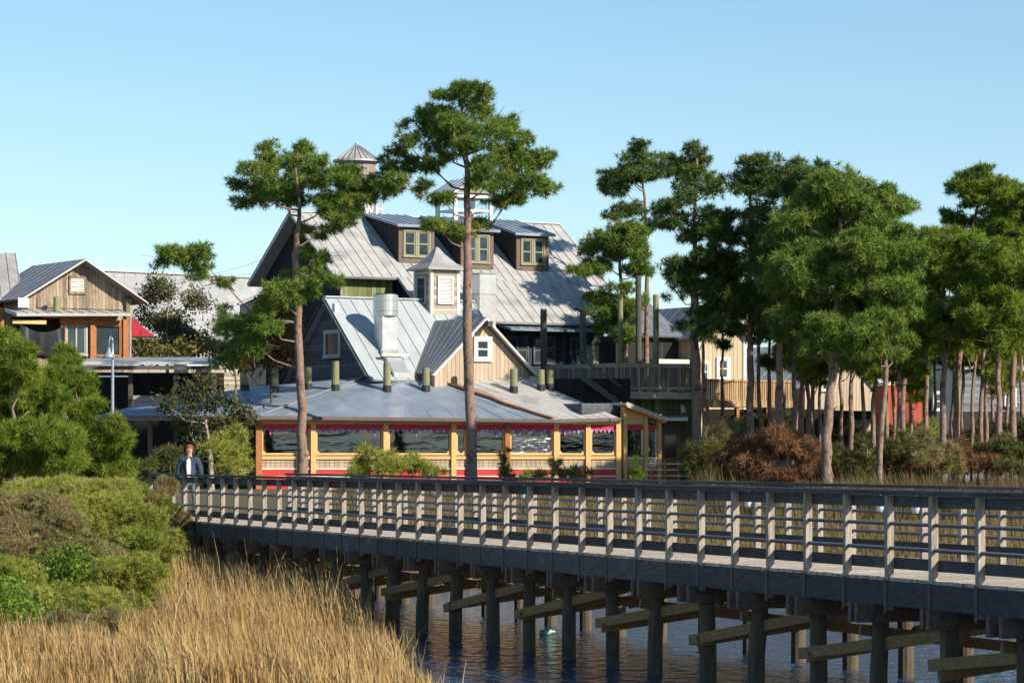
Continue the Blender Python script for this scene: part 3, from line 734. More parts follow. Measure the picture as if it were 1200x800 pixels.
# ------------------------------------------------------------------ dining pavilion
pv = Thing('dining_pavilion', 'low dining pavilion with red and yellow front, vinyl windows and wide sky-tinted metal roof', 'pavilion', (P(500, 560, 150)[0], 150, GZ0))
WA = P(300, 560, 148); WB = P(728, 560, 152.5)
tv = unit((WB - WA) * [1, 1, 0]); nv = np.array([tv[1], -tv[0], 0]);
WL = np.linalg.norm((WB - WA)[:2])
def wx(px):                      # distance along the front wall for a photo column
    kx = (px - 600) / F; return (kx * WA[1] - WA[0]) / (tv[0] - kx * tv[1])
def W(u, z, out=0): return np.array([WA[0], WA[1], 0]) + tv * u + nv * out + np.array([0, 0, z])
zrow = lambda py: CZ + (HOR - py) * 150 / F
cols = [303, 366.5, 451.5, 531, 549, 594, 651, 688.5, 724]
for i, px in enumerate(cols):
    q = MB(); q.box(W(wx(px), (GZ0 - .2 + zrow(490)) / 2, .06), tv, nv, UP, .24 if i else .3, .24, zrow(490) - GZ0 + .2)
    pv.part('post', q, M['orange'] if i in (0, 5, 4) else M['yellow'])
q = MB()
for a, b_ in zip(cols[:-1], cols[1:]):
    u0, u1 = wx(a) + .12, wx(b_) - .12
    q.box(W((u0 + u1) / 2, zrow(493.5), .05), tv, nv, UP, u1 - u0, .12, zrow(490) - zrow(497))
pv.part('header_beam', q, M['yellow'])
for i, (a, b_) in enumerate(zip(cols[:-1], cols[1:])):
    u0, u1 = wx(a) + .12, wx(b_) - .12; um = (u0 + u1) / 2; wd_ = u1 - u0
    q = MB(); q.box(W(um, zrow(499.5), .03), tv, nv, UP, wd_, .05, zrow(497) - zrow(502.5)); pv.part('valance', q, M['redcloth'])
    if wd_ > 1.0:
        ga = MB(); gb = MB(); k = max(3, int(wd_ / .55))
        for j_ in range(k * 2):
            uu = u0 + wd_ * (j_ + .5) / (k * 2); dl = (.10 + .14 * rng.random()) * (1.6 if j_ % 3 == 1 else 1); zt_ = zrow(502.5)
            (ga if j_ % 2 else gb).prism([W(uu - wd_ / (4 * k), zt_, .02), W(uu + wd_ / (4 * k), zt_, .02), W(uu, zt_ - dl, .02)], nv * .02)
        pv.part('bunting', ga, M['pinkcloth']); pv.part('bunting', gb, M['bluecloth'])
    q = MB(); q.box(W(um, zrow(518), -.04), tv, nv, UP, wd_, .015, zrow(502.5) - zrow(533))
    wo = pv.part('window', q, M['vinyl_bright'] if i == 5 else M['vinyl'], label='rippled bright vinyl curtain' if i == 5 else None)
    fr_ = MB(); t_ = .1
    for sg in (-1, 1): fr_.box(W(um + sg * (wd_ / 2 - t_ / 2), zrow(518), .02), tv, nv, UP, t_, .08, zrow(502.5) - zrow(533))
    fr_.box(W(um, zrow(533) + t_ / 2, .022), tv, nv, UP, wd_ - 2 * t_, .08, t_)
    for sg in (-1, 1):   # rounded lower corners
        cc = W(um + sg * (wd_ / 2 - t_), zrow(533) + t_, .023)
        fr_.prism([cc, cc - sg * tv * .13, cc + UP * .13], nv * .03)
    pv.part('window_frame', fr_, M['yellow'], wo)
    q = MB(); q.box(W(um, zrow(536), .05), tv, nv, UP, wd_, .14, zrow(534.3) - zrow(538)); pv.part('sill', q, M['yellow'])
    q = MB()
    q.box(W(um, zrow(543), .0), tv, nv, UP, wd_, .08, zrow(538) - zrow(548)); q.box(W(um, zrow(541), .05), tv, nv, UP, wd_, .03, .05)
    pv.part('lap_panel', q, M['beige'])
    q = MB(); q.box(W(um, (zrow(548) + GZ0 - .2) / 2, .01), tv, nv, UP, wd_, .08, zrow(548) - GZ0 + .2); pv.part('red_panel', q, M['red'])
    q = MB()
    for yy in (549, 558): q.box(W(um, zrow(yy), .065), tv, nv, UP, wd_, .03, .07)
    pv.part('panel_rail', q, M['trim'])
# rafter tails under the eave
q = MB()
for u in np.arange(.4, WL, .82): q.box(W(u, zrow(491.5), .3), tv, nv, UP, .06, .5, .1)
pv.part('rafter_tails', q, M['brownframe'])
# roof facets
e0, e1 = P(106, 488.5, 150), P(300, 488.5, 147.2); e2, e3 = P(650, 492.5, 150.8), P(728.5, 490.5, 152.2)
h0 = P(503, 443, 154.6); rb = P(430, 441, 154.6); rc = P(300, 453.5, 155); rd = P(190, 467, 154.5)
rr_, rq = P(641, 456.5, 153.5), P(612, 441, 156)
def facet(name_mb, pts, th=.16):
    name_mb.prism(pts, (0, 0, -th))
ra = MB()
def tri_roof(mb, pts, th=.15):
    c = sum(pts) / len(pts)
    n = len(pts); vs = list(pts) + [c] + [p - UP * th for p in pts] + [c - UP * th]
    fs = []
    for i in range(n):
        j_ = (i + 1) % n
        fs.append((i, j_, n)); fs.append((n + 1 + j_, n + 1 + i, 2 * n + 1)); fs.append((j_, i, n + 1 + i, n + 1 + j_))
    mb.add(vs, fs)
def lerp(a, b, t): return a * (1 - t) + b * t
def quad_roof(mb, a, b, c, d_, nu, th=.15, rib=True):
    mb.prism([a, b, c], (0, 0, -th)); mb.prism([a, c, d_], (0, 0, -th))
    if rib:
        for i in range(1, nu):
            t = i / nu; p0 = lerp(a, b, t); p1 = lerp(d_, c, t)
            tt = 0.5
            mb.beam(p0 + UP * .012, p1 + UP * .012, .04, .03)
quad_roof(ra, e1, e2, h0, rb, 12)
quad_roof(ra, e0, e1, rb + (rc - rb) * .0, rc, 0, rib=False)
ra.prism([e0, rc, rd], (0, 0, -.15))
pv.part('roof', ra, M['roofblue'])
rb_ = MB(); quad_roof(rb_, e2, e3, rq, h0, 7); pv.part('roof', rb_, M['roof'], label='right-hand roof slope with its fuller light in the colour')  # paler sheet stands in for stronger sun on this slope
# brighter flashing lines and the straw-filled valley
q = MB(); q.beam(lerp(e1, rb, .02) + UP * .05, lerp(e1, rb, .98) + UP * .05, .22, .05); pv.part('ridge_flashing', q, M['galv'])
q = MB(); pts = [lerp(h0, e2, t) + UP * .07 + np.array([rng.normal() * .06, 0, 0]) for t in np.linspace(0, .98, 9)]
for a, b_ in zip(pts[:-1], pts[1:]): q.beam(a, b_, .22 + .2 * rng.random(), .09)
pv.part('pine_straw', q, M['straw'])
q = MB(); q.beam(e1 - UP * .02 - nv * -.05, e2 - UP * .02 + nv * .05, .05, .16); q.beam(e2 - UP * .02 + nv * .05, e3 - UP * .02 + nv * .05, .05, .16); q.beam(e0 + nv * .05, e1 + nv * .05 - UP * .02, .05, .14)
pv.part('eave_trim', q, M['brownframe'])
def roof_z(x, y):
    for tr3 in ((e1, e2, h0), (e1, h0, rb), (e0, e1, rb), (e0, rb, rc), (e0, rc, rd), (e2, e3, rq), (e2, rq, h0)):
        a3, b3, c3 = tr3; m3 = np.array([[b3[0] - a3[0], c3[0] - a3[0]], [b3[1] - a3[1], c3[1] - a3[1]]])
        u3 = np.linalg.solve(m3, np.array([x - a3[0], y - a3[1]]))
        if u3[0] >= -.001 and u3[1] >= -.001 and u3.sum() <= 1.001: return a3[2] + u3[0] * (b3[2] - a3[2]) + u3[1] * (c3[2] - a3[2])
    return None
# piling stubs poking through the roof
for (px, py, ph) in ((287, 457, 22), (322, 459, 28), (361, 456, 26), (393, 457, 34), (453.5, 458, 33), (499, 458, 27), (548, 457, 26), (602, 459, 27), (634, 457, 24), (645, 456, 23)):
    Zs = 152.4
    for zz in np.arange(148, 160, .1):
        t_ = P(px, py, zz); r_ = roof_z(t_[0], t_[1])
        if r_ is not None and r_ >= t_[2]: Zs = zz; break
    c = P(px, py, Zs); hh = ph * Zs / F
    q = MB(); q.tube([c - UP * 1.6, c + UP * (hh - .03), c + UP * hh], [.19, .185, .165], 12); so2 = pv.part('piling_stub', q, M['greenpile'])
    q = MB(); q.tube([c - UP * .35, c + UP * .28], [.25, .205], 12); pv.part('flashing', q, M['flash'], so2)
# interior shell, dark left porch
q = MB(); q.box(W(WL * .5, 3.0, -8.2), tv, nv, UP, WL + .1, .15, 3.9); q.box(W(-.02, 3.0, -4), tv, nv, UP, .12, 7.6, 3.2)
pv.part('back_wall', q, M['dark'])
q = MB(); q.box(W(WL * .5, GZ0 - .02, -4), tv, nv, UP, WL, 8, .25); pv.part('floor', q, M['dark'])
for u in np.arange(2, WL, 3.1):
    pass
for px in (128, 176, 236):
    c = P(px, 540, 151); q = MB(); q.box((c[0], 151.0, (GZ0 + zrow(489)) / 2), tv, nv, UP, .2, .2, zrow(489) - GZ0 + .0); pv.part('post', q, M['brownframe'])
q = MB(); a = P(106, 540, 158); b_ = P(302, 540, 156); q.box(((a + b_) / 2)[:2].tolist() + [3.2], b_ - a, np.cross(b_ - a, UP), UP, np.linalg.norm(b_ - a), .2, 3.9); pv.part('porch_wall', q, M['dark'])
# right wing
RWa = P(728.5, 540, 152.9); RWb = P(772, 540, 154.4); wt = unit((RWb - RWa) * [1, 1, 0]); wn_ = np.array([wt[1], -wt[0], 0]); wl_ = np.linalg.norm((RWb - RWa)[:2])
def RW(u, z, o=0): return np.array([RWa[0], RWa[1], 0]) + wt * u + wn_ * o + np.array([0, 0, z])
zr3 = lambda py: CZ + (HOR - py) * 153.4 / F
ux = lambda px: (px - 728.5) / (772 - 728.5) * wl_
q = MB(); q.prism([RW(.05, zr3(497)), RW(ux(755), zr3(497)), RW(ux(755), zr3(483.5)), RW(.05, zr3(475))], -wn_ * .15); pv.part('wing_panel', q, M['yellow'])
q = MB(); roof_slab(q, RW(ux(774), zr3(490), .5), RW(ux(774), zr3(489), -6), RW(-.1, zr3(471.5), -6), RW(-.1, zr3(472), .5), .12, .5); pv.part('wing_roof', q, M['roof'])
q = MB(); q.box(RW(-.6, zr3(479), -3.2), wt, wn_, UP, 3.2, 5.5, .5); pv.part('flat_roof', q, M['slatewall'])
for px in (731, 755.5, 771.5):
    q = MB(); q.box(RW(ux(px), (GZ0 - .2 + zr3(485 if px > 740 else 476)) / 2, .03), wt, wn_, UP, .2, .2, zr3(485 if px > 740 else 476) - GZ0 + .2); pv.part('post', q, M['yellow'])
for (a, b_) in ((733.5, 753), (758, 769)):
    um = (ux(a) + ux(b_)) / 2; wd_ = ux(b_) - ux(a)
    q = MB(); q.box(RW(um, zr3(501), 0), wt, wn_, UP, wd_, .05, zr3(498) - zr3(504)); pv.part('valance', q, M['redcloth'])
    q = MB(); q.box(RW(um, zr3(520), -.05), wt, wn_, UP, wd_, .015, zr3(504) - zr3(536)); wo = pv.part('window', q, M['vinyl'])
    q = MB()
    for sg in (-1, 1): q.box(RW(um + sg * (wd_ / 2 - .04), zr3(518), -.01), wt, wn_, UP, .08, .07, zr3(504) - zr3(535)); 
    q.box(RW(um, zr3(536.5), .0), wt, wn_, UP, wd_, .12, .12); pv.part('window_frame', q, M['trim'], wo)
    q = MB(); q.box(RW(um, zr3(543), -.02), wt, wn_, UP, wd_, .08, zr3(538.2) - zr3(548)); pv.part('lap_panel', q, M['beige'])
    q = MB(); q.box(RW(um, (zr3(548) + GZ0 - .2) / 2, -.01), wt, wn_, UP, wd_, .08, zr3(548) - GZ0 + .2); pv.part('red_panel', q, M['red'])
q = MB(); q.beam(RW(-.05, zr3(476.5), .42), RW(ux(774), zr3(493.5), .42), .06, .2, wn_); pv.part('bargeboard', q, M['yellow'])
for k_ in range(4):
    q = MB(); q.beam(RW(ux(757), zr3(487.5 + k_ * .1), .3 - k_ * .9), RW(ux(774.5), zr3(494.5), .3 - k_ * .9), .1, .16, wn_); pv.part('rafter', q, M['yellow'])
# entry railing by the wing
er_ = Thing('entry_railing', 'low white pipe railing at the pavilion entrance beside the brown door', 'railing', P(785, 566, 150))
q = MB()
for yy in (543, 550, 557, 563): q.tube([P(757, yy, 150.5), P(812, yy + .5, 149.5)], .03, 6)
er_.part('rails', q, M['trim'])
for px in (763, 779, 795, 810):
    q = MB(); c = P(px, 560, 150); q.box((c[0], 150, (GZ0 + zrow(541)) / 2), (1, 0, 0), (0, 1, 0), UP, .08, .08, zrow(541) - GZ0 + .1); er_.part('post', q, M['greenpile'])

# ------------------------------------------------------------------ raised deck, poles, green building
zd = lambda py, Z=157: CZ + (HOR - py) * Z / F
rdk = Thing('raised_deck', 'raised weathered grey timber deck with board railing beside the barn', 'deck', (P(735, 467, 156)[0], 157, GZ0))
A0, A1, A2 = P(638, 460, 160), P(722, 460, 156), P(827, 460, 157.5)
q = MB(); q.prism([np.array([p[0], p[1], zd(461)]) for p in (A0, A1, A2, A2 + [0, 5, 0], A0 + [0, 5, 0])], (0, 0, -.3)); rdk.part('platform', q, M['greywood'])
for (a, b_) in ((A0, A1), (A1, A2)):
    dr_ = unit((b_ - a) * [1, 1, 0]); ln2 = np.linalg.norm((b_ - a)[:2]); nn_ = np.array([dr_[1], -dr_[0], 0])
    q = MB()
    for i in range(int(ln2 / .155)):
        c = a + dr_ * (.1 + i * .155); q.box((c[0], c[1], (zd(459) + zd(431)) / 2), dr_, nn_, UP, .125, .03, zd(431) - zd(459))
    rdk.part('railing_slats', q, M['greywood'])
    q = MB(); m1 = (a + b_) / 2
    q.box((m1[0], m1[1], zd(428.5)), dr_, nn_, UP, ln2, .16, .22); q.box((m1[0], m1[1], zd(455)) + nn_ * .06, dr_, nn_, UP, ln2, .06, .14)
    q.box((m1[0], m1[1], zd(463.5)) + nn_ * .09, dr_, nn_, UP, ln2 + .1, .08, .34)
    rdk.part('rails', q, M['rail'])
    for i in range(int(ln2 / 1.15) + 1):
        c = a + dr_ * min(ln2, i * 1.15) + nn_ * .05; q = MB(); q.box((c[0], c[1], (zd(458) + zd(426)) / 2), dr_, nn_, UP, .11, .13, zd(426) - zd(458)); rdk.part('post', q, M['rail'])
q = MB(); a = P(680, 440, 155.2); b_ = P(728, 474, 155.0); q.beam(a, b_, .1, .3); q.beam(a + [0, 1, 0], b_ + [0, 1, 0], .1, .3)
for i in range(8): c = lerp(a, b_, (i + .5) / 8); q.box(c + [0, .5, .05], (1, 0, 0), (0, 1, 0), UP, .28, 1.0, .05)
q.beam(a + UP * .9, b_ + UP * .9, .08, .1); rdk.part('stair', q, M['darkpole'])
q = MB(); q.box(P(690, 462, 155.7), (1, 0, 0), (0, 1, 0), UP, 4.2, .3, 1.6); rdk.part('skirt_wall', q, M['darkwall'])
for px in (638, 700, 817):
    c = P(px, 460, 157.8); q = MB(); q.tube([(c[0], c[1], GZ0 - .2), (c[0], c[1], zd(462))], .2, 12); rdk.part('leg', q, M['greenpile'])
poles = [(637, 362, 160, .17, 'darkpole', 'dark cut pole at the raised deck\'s left end, in front of the barn windows'),
         (683, 362, 159, .17, 'darkpole', 'dark cut pole with a small top arm, in front of the barn door'),
         (727, 345, 158.6, .13, 'greenpile', 'pale green cut pole just right of the barn roof corner'),
         (748, 323, 160, .15, 'darkpole', 'tallest dark cut pole standing behind the raised deck'),
         (768.5, 345, 158, .15, 'greenpile', 'pale green cut pole in the middle of the raised deck railing'),
         (814, 342, 157.2, .2, 'greenpile', 'thick green cut pole at the raised deck\'s right corner')]
for (px, py, Z, r, mm, lab) in poles:
    c = P(px, py, Z); q = MB(); q.tube([(c[0], c[1], GZ0 - .2), (c[0] + .02, c[1], (c[2] + GZ0) / 2), (c[0], c[1], c[2] - .04), (c[0], c[1], c[2])], [r * 1.08, r * 1.03, r, r * .85], 12)
    if px == 683: q.beam(c - UP * .15, c + np.array([-.4, 0, .06]), .1, .12)
    o = q.build('timber_pole', M[mm], None, (c[0], c[1], GZ0)); solo(o, lab, 'pole', 'cut timber poles round the raised deck')
gb_ = Thing('green_building', 'small green board building under the raised deck with brown glazed door', 'building', P(778, 540, 157.5))
Za = 158.2
q = MB(); a = P(735, 540, Za); b_ = P(816, 540, Za); q.prism([(a[0], Za, GZ0 - .1), (b_[0], Za, GZ0 - .1), (b_[0], Za, zd(467.5, Za)), (a[0], Za, zd(467.5, Za))], (0, 3.6, 0)); gb_.part('wall', q, M['green'])
q = MB(); c = P(787, 540, Za); q.box((P(783, 0, Za)[0], Za - .05, (GZ0 + zd(497, Za)) / 2 + .1), (1, 0, 0), (0, 1, 0), UP, 1.6, .08, zd(497, Za) - GZ0 - .1); dof = gb_.part('door_surround', q, M['brownframe'])
q = MB(); q.box((P(785, 0, Za)[0], Za - .11, (GZ0 + zd(508, Za)) / 2), (1, 0, 0), (0, 1, 0), UP, 1.05, .05, zd(507, Za) - GZ0); do_ = gb_.part('door', q, M['orange'])
q = MB(); q.box((P(785.5, 0, Za)[0], Za - .14, zd(523, Za)), (1, 0, 0), (0, 1, 0), UP, .6, .03, 1.1); gb_.part('door_pane', q, M['glass'], do_)
q = MB(); a = P(771, 490, Za - .05); b_ = P(805, 490, Za - .05)
q.prism([a + UP * .14, a - [0, 1.0, -.02], a - [0, 1.0, .14], a - UP * .1], b_ - a); gb_.part('canopy', q, M['white'])
q = MB(); c = P(800, 479, Za - .15); q.tube([c + UP * .2 + [-.08, .1, 0], c + UP * .12, c - UP * .2 + [.05, -.06, 0]], [.06, .12, .16], 8); gb_.part('flood_lamp', q, M['white'])

# ------------------------------------------------------------------ left house
Hh = Fr(-507 / F * 165, 165.0); HR = CZ + (HOR - 304) * 165 / F; HS = .61
def hz(t): return HR - HS * abs(t)
lh = Thing('weathered_house', 'weathered brown wood-sided house with louvred gable and porch windows at far left', 'house', Hh(0, 0, GZ0))
q = MB(); q.prism([Hh(-2.95, 0, GZ0), Hh(2.95, 0, GZ0), Hh(2.95, 0, hz(2.95) - .12), Hh(0, 0, HR - .15), Hh(-2.95, 0, hz(2.95) - .12)], -DN * 6); lh.part('wall', q, M['oldwood'])
q = MB()
for sg in (-1, 1): roof_slab(q, Hh(sg * 3.65, .75, hz(3.65)), Hh(sg * 3.65, -6.3, hz(3.65)), Hh(0, -6.3, HR), Hh(0, .75, HR), .12, .9, .05, .025)
lh.part('roof', q, M['roofslate'])
q = MB()
for sg in (-1, 1): q.beam(Hh(sg * 3.67, .78, hz(3.65) - .06), Hh(0, .78, HR - .06), .05, .17, DN)
lh.part('bargeboard', q, M['trim'])
louvre(lh, Hh(-.12, .01, CZ + (HOR - 334) * 165 / F), ER, DN, 1.0, .98, M['oldwood'], M['trim'], 6)
q = MB(); q.box(Hh(0, .03, CZ + (HOR - 356) * 165 / F), ER, DN, UP, 4.9, .08, .5); lh.part('board_band', q, M['oldwood'])
# porch
hzr = lambda py: CZ + (HOR - py) * 163.5 / F
q = MB(); roof_slab(q, Hh(-4.3, 1.7, hzr(369.5)), Hh(2.35, 1.4, hzr(365.5)), Hh(2.35, .05, hzr(361.5)), Hh(-4.3, .05, hzr(363)), .14, .7); lh.part('porch_roof', q, M['roof'])
q = MB(); q.box(Hh(-.35, .5, hzr(370)), ER, DN, UP, 4.1, .08, .25); lh.part('porch_beam', q, M['orange'])
q = MB(); q.box(Hh(.0, .45, (hzr(420) + GZ0) / 2), ER, DN, UP, 5.6, .7, hzr(420) - GZ0); lh.part('porch_wall', q, M['oldwood'])
for t in (-1.22, .48, 2.4):
    q = MB(); q.box(Hh(t, .58, (hzr(372) + hzr(420)) / 2), ER, DN, UP, .26, .2, hzr(372) - hzr(420)); lh.part('porch_post', q, M['orange'])
for (t, w_) in ((-.38, 1.3), (1.45, 1.55)):
    window(lh, Hh(t, .38, hzr(397)), ER, DN, w_, 1.75, M['orange'] if t > 0 else M['roofold'], 2 if t < 0 else 1, 1, .1)
q = MB(); q.box(Hh(.6, .5, hzr(377)), ER, DN, UP, 3.5, .08, .32); lh.part('porch_header', q, M['orange'])
# tall corner boards at right of the porch
q = MB(); q.box(Hh(2.8, .12, (hz(2.95) + GZ0) / 2 - .1), ER, DN, UP, .3, .25, hz(2.95) - GZ0 - .3); lh.part('corner_board', q, M['oldwood'])
q = MB(); k_ = 10; vs = []
for i in range(k_ + 1):
    u = i / k_; o_ = .12 * math.sin(u * 9) + .05 * rng.normal()
    for v in range(5): vs.append(Hh(-3.9 + 2.55 * u, 1.2 + o_ * (.4 + .3 * v), hzr(381 + 9 * 4 * u * (1 - u) * (1 - v / 4) + (417 - 381) * v / 4)))
fs = [(i * 5 + v, (i + 1) * 5 + v, (i + 1) * 5 + v + 1, i * 5 + v + 1) for i in range(k_) for v in range(4)]
q.add(vs, fs); cu_ = lh.part('plastic_curtain', q, M['vinyl_black'], smooth=True)
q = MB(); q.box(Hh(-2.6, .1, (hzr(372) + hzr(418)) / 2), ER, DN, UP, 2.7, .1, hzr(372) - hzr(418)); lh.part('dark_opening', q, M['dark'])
q = MB(); q.box(Hh(-3.4, 1.2, hzr(378.5)), ER, DN, UP, 1.9, .1, .2); lh.part('curtain_beam', q, M['yellow'])
q = MB(); q.tube([Hh(-1.7, .9, hzr(366)), Hh(-1.7, .9, hzr(348))], .17, 12); so2 = lh.part('piling_stub', q, M['greenpile'])
q = MB(); q.box(Hh(-3.6, .9, hzr(356)), ER, DN, UP, .6, .1, .5); lh.part('meter_box', q, M['white'])
# maroon awning at the right side
aw = Thing('maroon_awning', 'maroon cloth awning sloping out from the weathered house wall', 'awning', P(162, 383, 166))
q = MB(); a = P(152, 370, 167); b_ = P(152, 394, 167); c = P(181, 394, 168.2)
q.prism([a, b_, c], np.array([-.2, 2.2, 0])); aw.part('awning_cloth', q, M['maroon'])
q = MB(); q.beam(b_ - UP * .06, c - UP * .06, .05, .06); q.beam(c - UP * .06, c + np.array([-.2, 2.2, -.06]), .05, .06); aw.part('awning_frame', q, M['black'])
# wing at the left edge
lw = Thing('grey_roofed_house', 'house with plain grey metal roof cut by the left edge of the photo', 'house', P(5, 400, 168))
a, b_, c, d_ = P(-70, 350, 163.6), P(26, 349.5, 166), P(18, 296.5, 170.5), P(-70, 296, 168)
q = MB(); roof_slab(q, a, b_, c, d_, .12, .6); a2 = a + [-4, 9.4, 0]; b2 = b_ + [-4, 9.4, 0]; roof_slab(q, b2, a2, d_, c, .12, .6); lw.part('roof', q, M['roofold'])
q = MB(); q.prism([(a[0], a[1] + .8, GZ0), (b_[0] - .3, b_[1] + .8, GZ0), (b_[0] - .3, b_[1] + .8, a[2] - .1), (a[0], a[1] + .8, a[2] - .1)], (-2, 6, 0)); lw.part('wall', q, M['darkwall'])
q = MB(); q.beam(a + UP * -.08, b_ + UP * -.08, .1, .14); lw.part('gutter', q, M['trim'])
q = MB(); c = P(2, 395, 164.5); q.box(c, ER, DN, UP, .2, .2, 3.2); lw.part('post', q, M['orange'])

# low flat canopy
lc = Thing('flat_canopy', 'low flat light-grey metal canopy on posts between the left house and the pavilion', 'canopy', P(175, 540, 156))
a, b_ = P(93, 428, 155), P(257, 428, 156.5)
q = MB(); q.prism([a + UP * .20, a + UP * .05, a + [0, 5, .4], a + [0, 5, .58]], b_ - a); lc.part('roof_sheet', q, M['galv'])
q = MB(); q.prism([a + UP * -.02 + [0, .03, 0], a - UP * .22 + [0, .03, 0], a + [0, .15, -.22], a + [0, .15, -.02]], b_ - a); lc.part('fascia_board', q, M['slatewall'])
for px in (100, 152, 205, 250):
    c = P(px, 480, 156.2); q = MB(); q.box((c[0], c[1] + .4, (GZ0 + 7.4) / 2), (1, 0, 0), (0, 1, 0), UP, .22, .22, 7.4 - GZ0); lc.part('post', q, M['darkpole'])
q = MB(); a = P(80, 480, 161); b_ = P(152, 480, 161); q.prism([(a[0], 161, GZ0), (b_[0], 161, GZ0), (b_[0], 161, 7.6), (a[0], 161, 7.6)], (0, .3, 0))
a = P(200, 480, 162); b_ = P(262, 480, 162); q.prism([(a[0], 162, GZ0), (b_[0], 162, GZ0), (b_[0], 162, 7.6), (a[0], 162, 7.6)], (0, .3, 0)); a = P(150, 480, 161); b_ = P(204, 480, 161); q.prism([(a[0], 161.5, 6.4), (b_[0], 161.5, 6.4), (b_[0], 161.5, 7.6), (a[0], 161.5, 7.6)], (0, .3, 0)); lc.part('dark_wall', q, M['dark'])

# grey building behind the left trees
gy_ = Thing('long_grey_building', 'long pale grey metal-roofed building behind the bare tree at left', 'building', P(215, 400, 205))
a, b_, c, d_ = P(100, 395, 198), P(316, 398, 204), P(330, 327, 210), P(110, 317, 206)
q = MB(); roof_slab(q, a, b_, c, d_, .12, .7); roof_slab(q, b_ + [-2, 20, 0], a + [-2, 20, 0], d_, c, .12, .7); q.beam(d_ + UP * .03, c + UP * .03, .5, .1); gy_.part('roof', q, M['roof'])
q = MB(); q.prism([(a[0] + .3, a[1] + .8, GZ0), (b_[0] - .3, b_[1] + .8, GZ0), (b_[0] - .3, b_[1] + .8, b_[2] - .1), (a[0] + .3, a[1] + .8, a[2] - .1)], (-1.5, 16, 0)); gy_.part('wall', q, M['lap'])
for px in (165, 225, 268): window(gy_, (P(px, 410, 200)[0], P(px, 410, 200)[1] + 1.2, P(px, 412, 200)[2] - .3), unit(b_ - a), unit(np.cross(b_ - a, UP)), 1.0, 1.2, M['white'], 1, 2, .12)
dg_ = Thing('blue_gabled_shed', 'dark blue-grey shed gable tucked behind the left end of the barn', 'shed', P(297, 420, 190))
q = MB(); q.prism([P(281, 480, 190), P(281, 357, 190), P(309, 344, 191), P(330, 352, 192), P(330, 480, 192)], (0, 4, 0)); dg_.part('wall', q, M['teal'])
q = MB(); q.beam(P(279, 356.5, 189.8), P(310, 342.5, 190.8), .3, .12); q.beam(P(310, 342.5, 190.8), P(333, 352, 191.8), .3, .12); dg_.part('roof_edge', q, M['roofold'])

# ------------------------------------------------------------------ buildings behind the grove
def gable_house(name, label, ax_, ay_, Z, hw_t, slope, wallm, roofm, bottom=GZ0, depth=9, over=.5):
    Fh = Fr((ax_ - 600) / F * Z, Z); top = CZ + (HOR - ay_) * Z / F
    th = Thing(name, label, 'house', Fh(0, -depth / 2, GZ0))
    e = hw_t - .35
    q = MB(); q.prism([Fh(-e, 0, bottom), Fh(e, 0, bottom), Fh(e, 0, top - slope * e - .1), Fh(0, 0, top - .12), Fh(-e, 0, top - slope * e - .1)], -DN * depth); th.part('wall', q, wallm)
    q = MB()
    for sg in (-1, 1): roof_slab(q, Fh(sg * hw_t, over, top - slope * hw_t), Fh(sg * hw_t, -depth - over, top - slope * hw_t), Fh(0, -depth - over, top), Fh(0, over, top), .12, .9, .05, .025)
    th.part('roof', q, roofm)
    q = MB()
    for sg in (-1, 1): q.beam(Fh(sg * (hw_t + .02), over + .03, top - slope * hw_t - .08), Fh(0, over + .03, top - .08), .06, .2, DN)
    th.part('bargeboard', q, M['white'])
    return th, Fh, top
ch, Fc, ct_ = gable_house('cream_house', 'cream board-sided gabled house with shade-toned metal roof behind the raised deck', 845, 357, 178, 2.1, .95, M['cream'], M['roofslate'])
for sg in (-1, 1):
    q = MB(); q.box(Fc(sg * 1.66, .03, (GZ0 + ct_ - 1.8) / 2), ER, DN, UP, .2, .1, ct_ - 1.8 - GZ0); ch.part('corner_trim', q, M['white'])
q = MB(); roof_slab(q, Fc(-6.4, -1.2, CZ + (HOR - 392) * 176 / F), Fc(-1.8, -1.2, CZ + (HOR - 392) * 176 / F), Fc(-1.8, -5.2, CZ + (HOR - 349) * 180 / F), Fc(-6.4, -5.2, CZ + (HOR - 349) * 180 / F), .12, .9, .05, .025); ch.part('side_roof', q, M['roofslate'])
q = MB(); q.prism([Fc(-6.2, -1.7, GZ0), Fc(-1.9, -1.7, GZ0), Fc(-1.9, -1.7, CZ + (HOR - 393) * 176 / F), Fc(-6.2, -1.7, CZ + (HOR - 393) * 176 / F)], -DN * 3); ch.part('side_wall', q, M['darkwall'])
window(ch, Fc(.1, .01, CZ + (HOR - 432) * 178 / F), ER, DN, .95, 1.35, M['white'], 1, 2, .14)
window(ch, Fc(-1.1, .01, CZ + (HOR - 436) * 178 / F), ER, DN, .5, 1.2, M['white'], 1, 2, .1)
q = MB(); q.box(Fc(-3.2, -1.0, CZ + (HOR - 424) * 176 / F), ER, DN, UP, 2.6, 1.2, .35); ch.part('white_canopy', q, M['trim'])
bl = Thing('timber_balcony', 'tan timber balcony on posts in front of the cream gabled house', 'balcony', P(880, 540, 170))
a, b_ = P(826, 457, 168), P(932, 457, 172); dr_ = unit((b_ - a) * [1, 1, 0]); ln2 = np.linalg.norm((b_ - a)[:2]); nn_ = np.array([dr_[1], -dr_[0], 0])
zb1, zb2, zb3 = CZ + (HOR - 446) * 170 / F, CZ + (HOR - 469) * 170 / F, CZ + (HOR - 477) * 170 / F
q = MB()
for i in range(int(ln2 / .16)): c = a + dr_ * (.08 + i * .16); q.box((c[0], c[1], (zb1 + zb2) / 2), dr_, nn_, UP, .12, .04, zb1 - zb2)
bl.part('railing_slats', q, M['tanwood'])
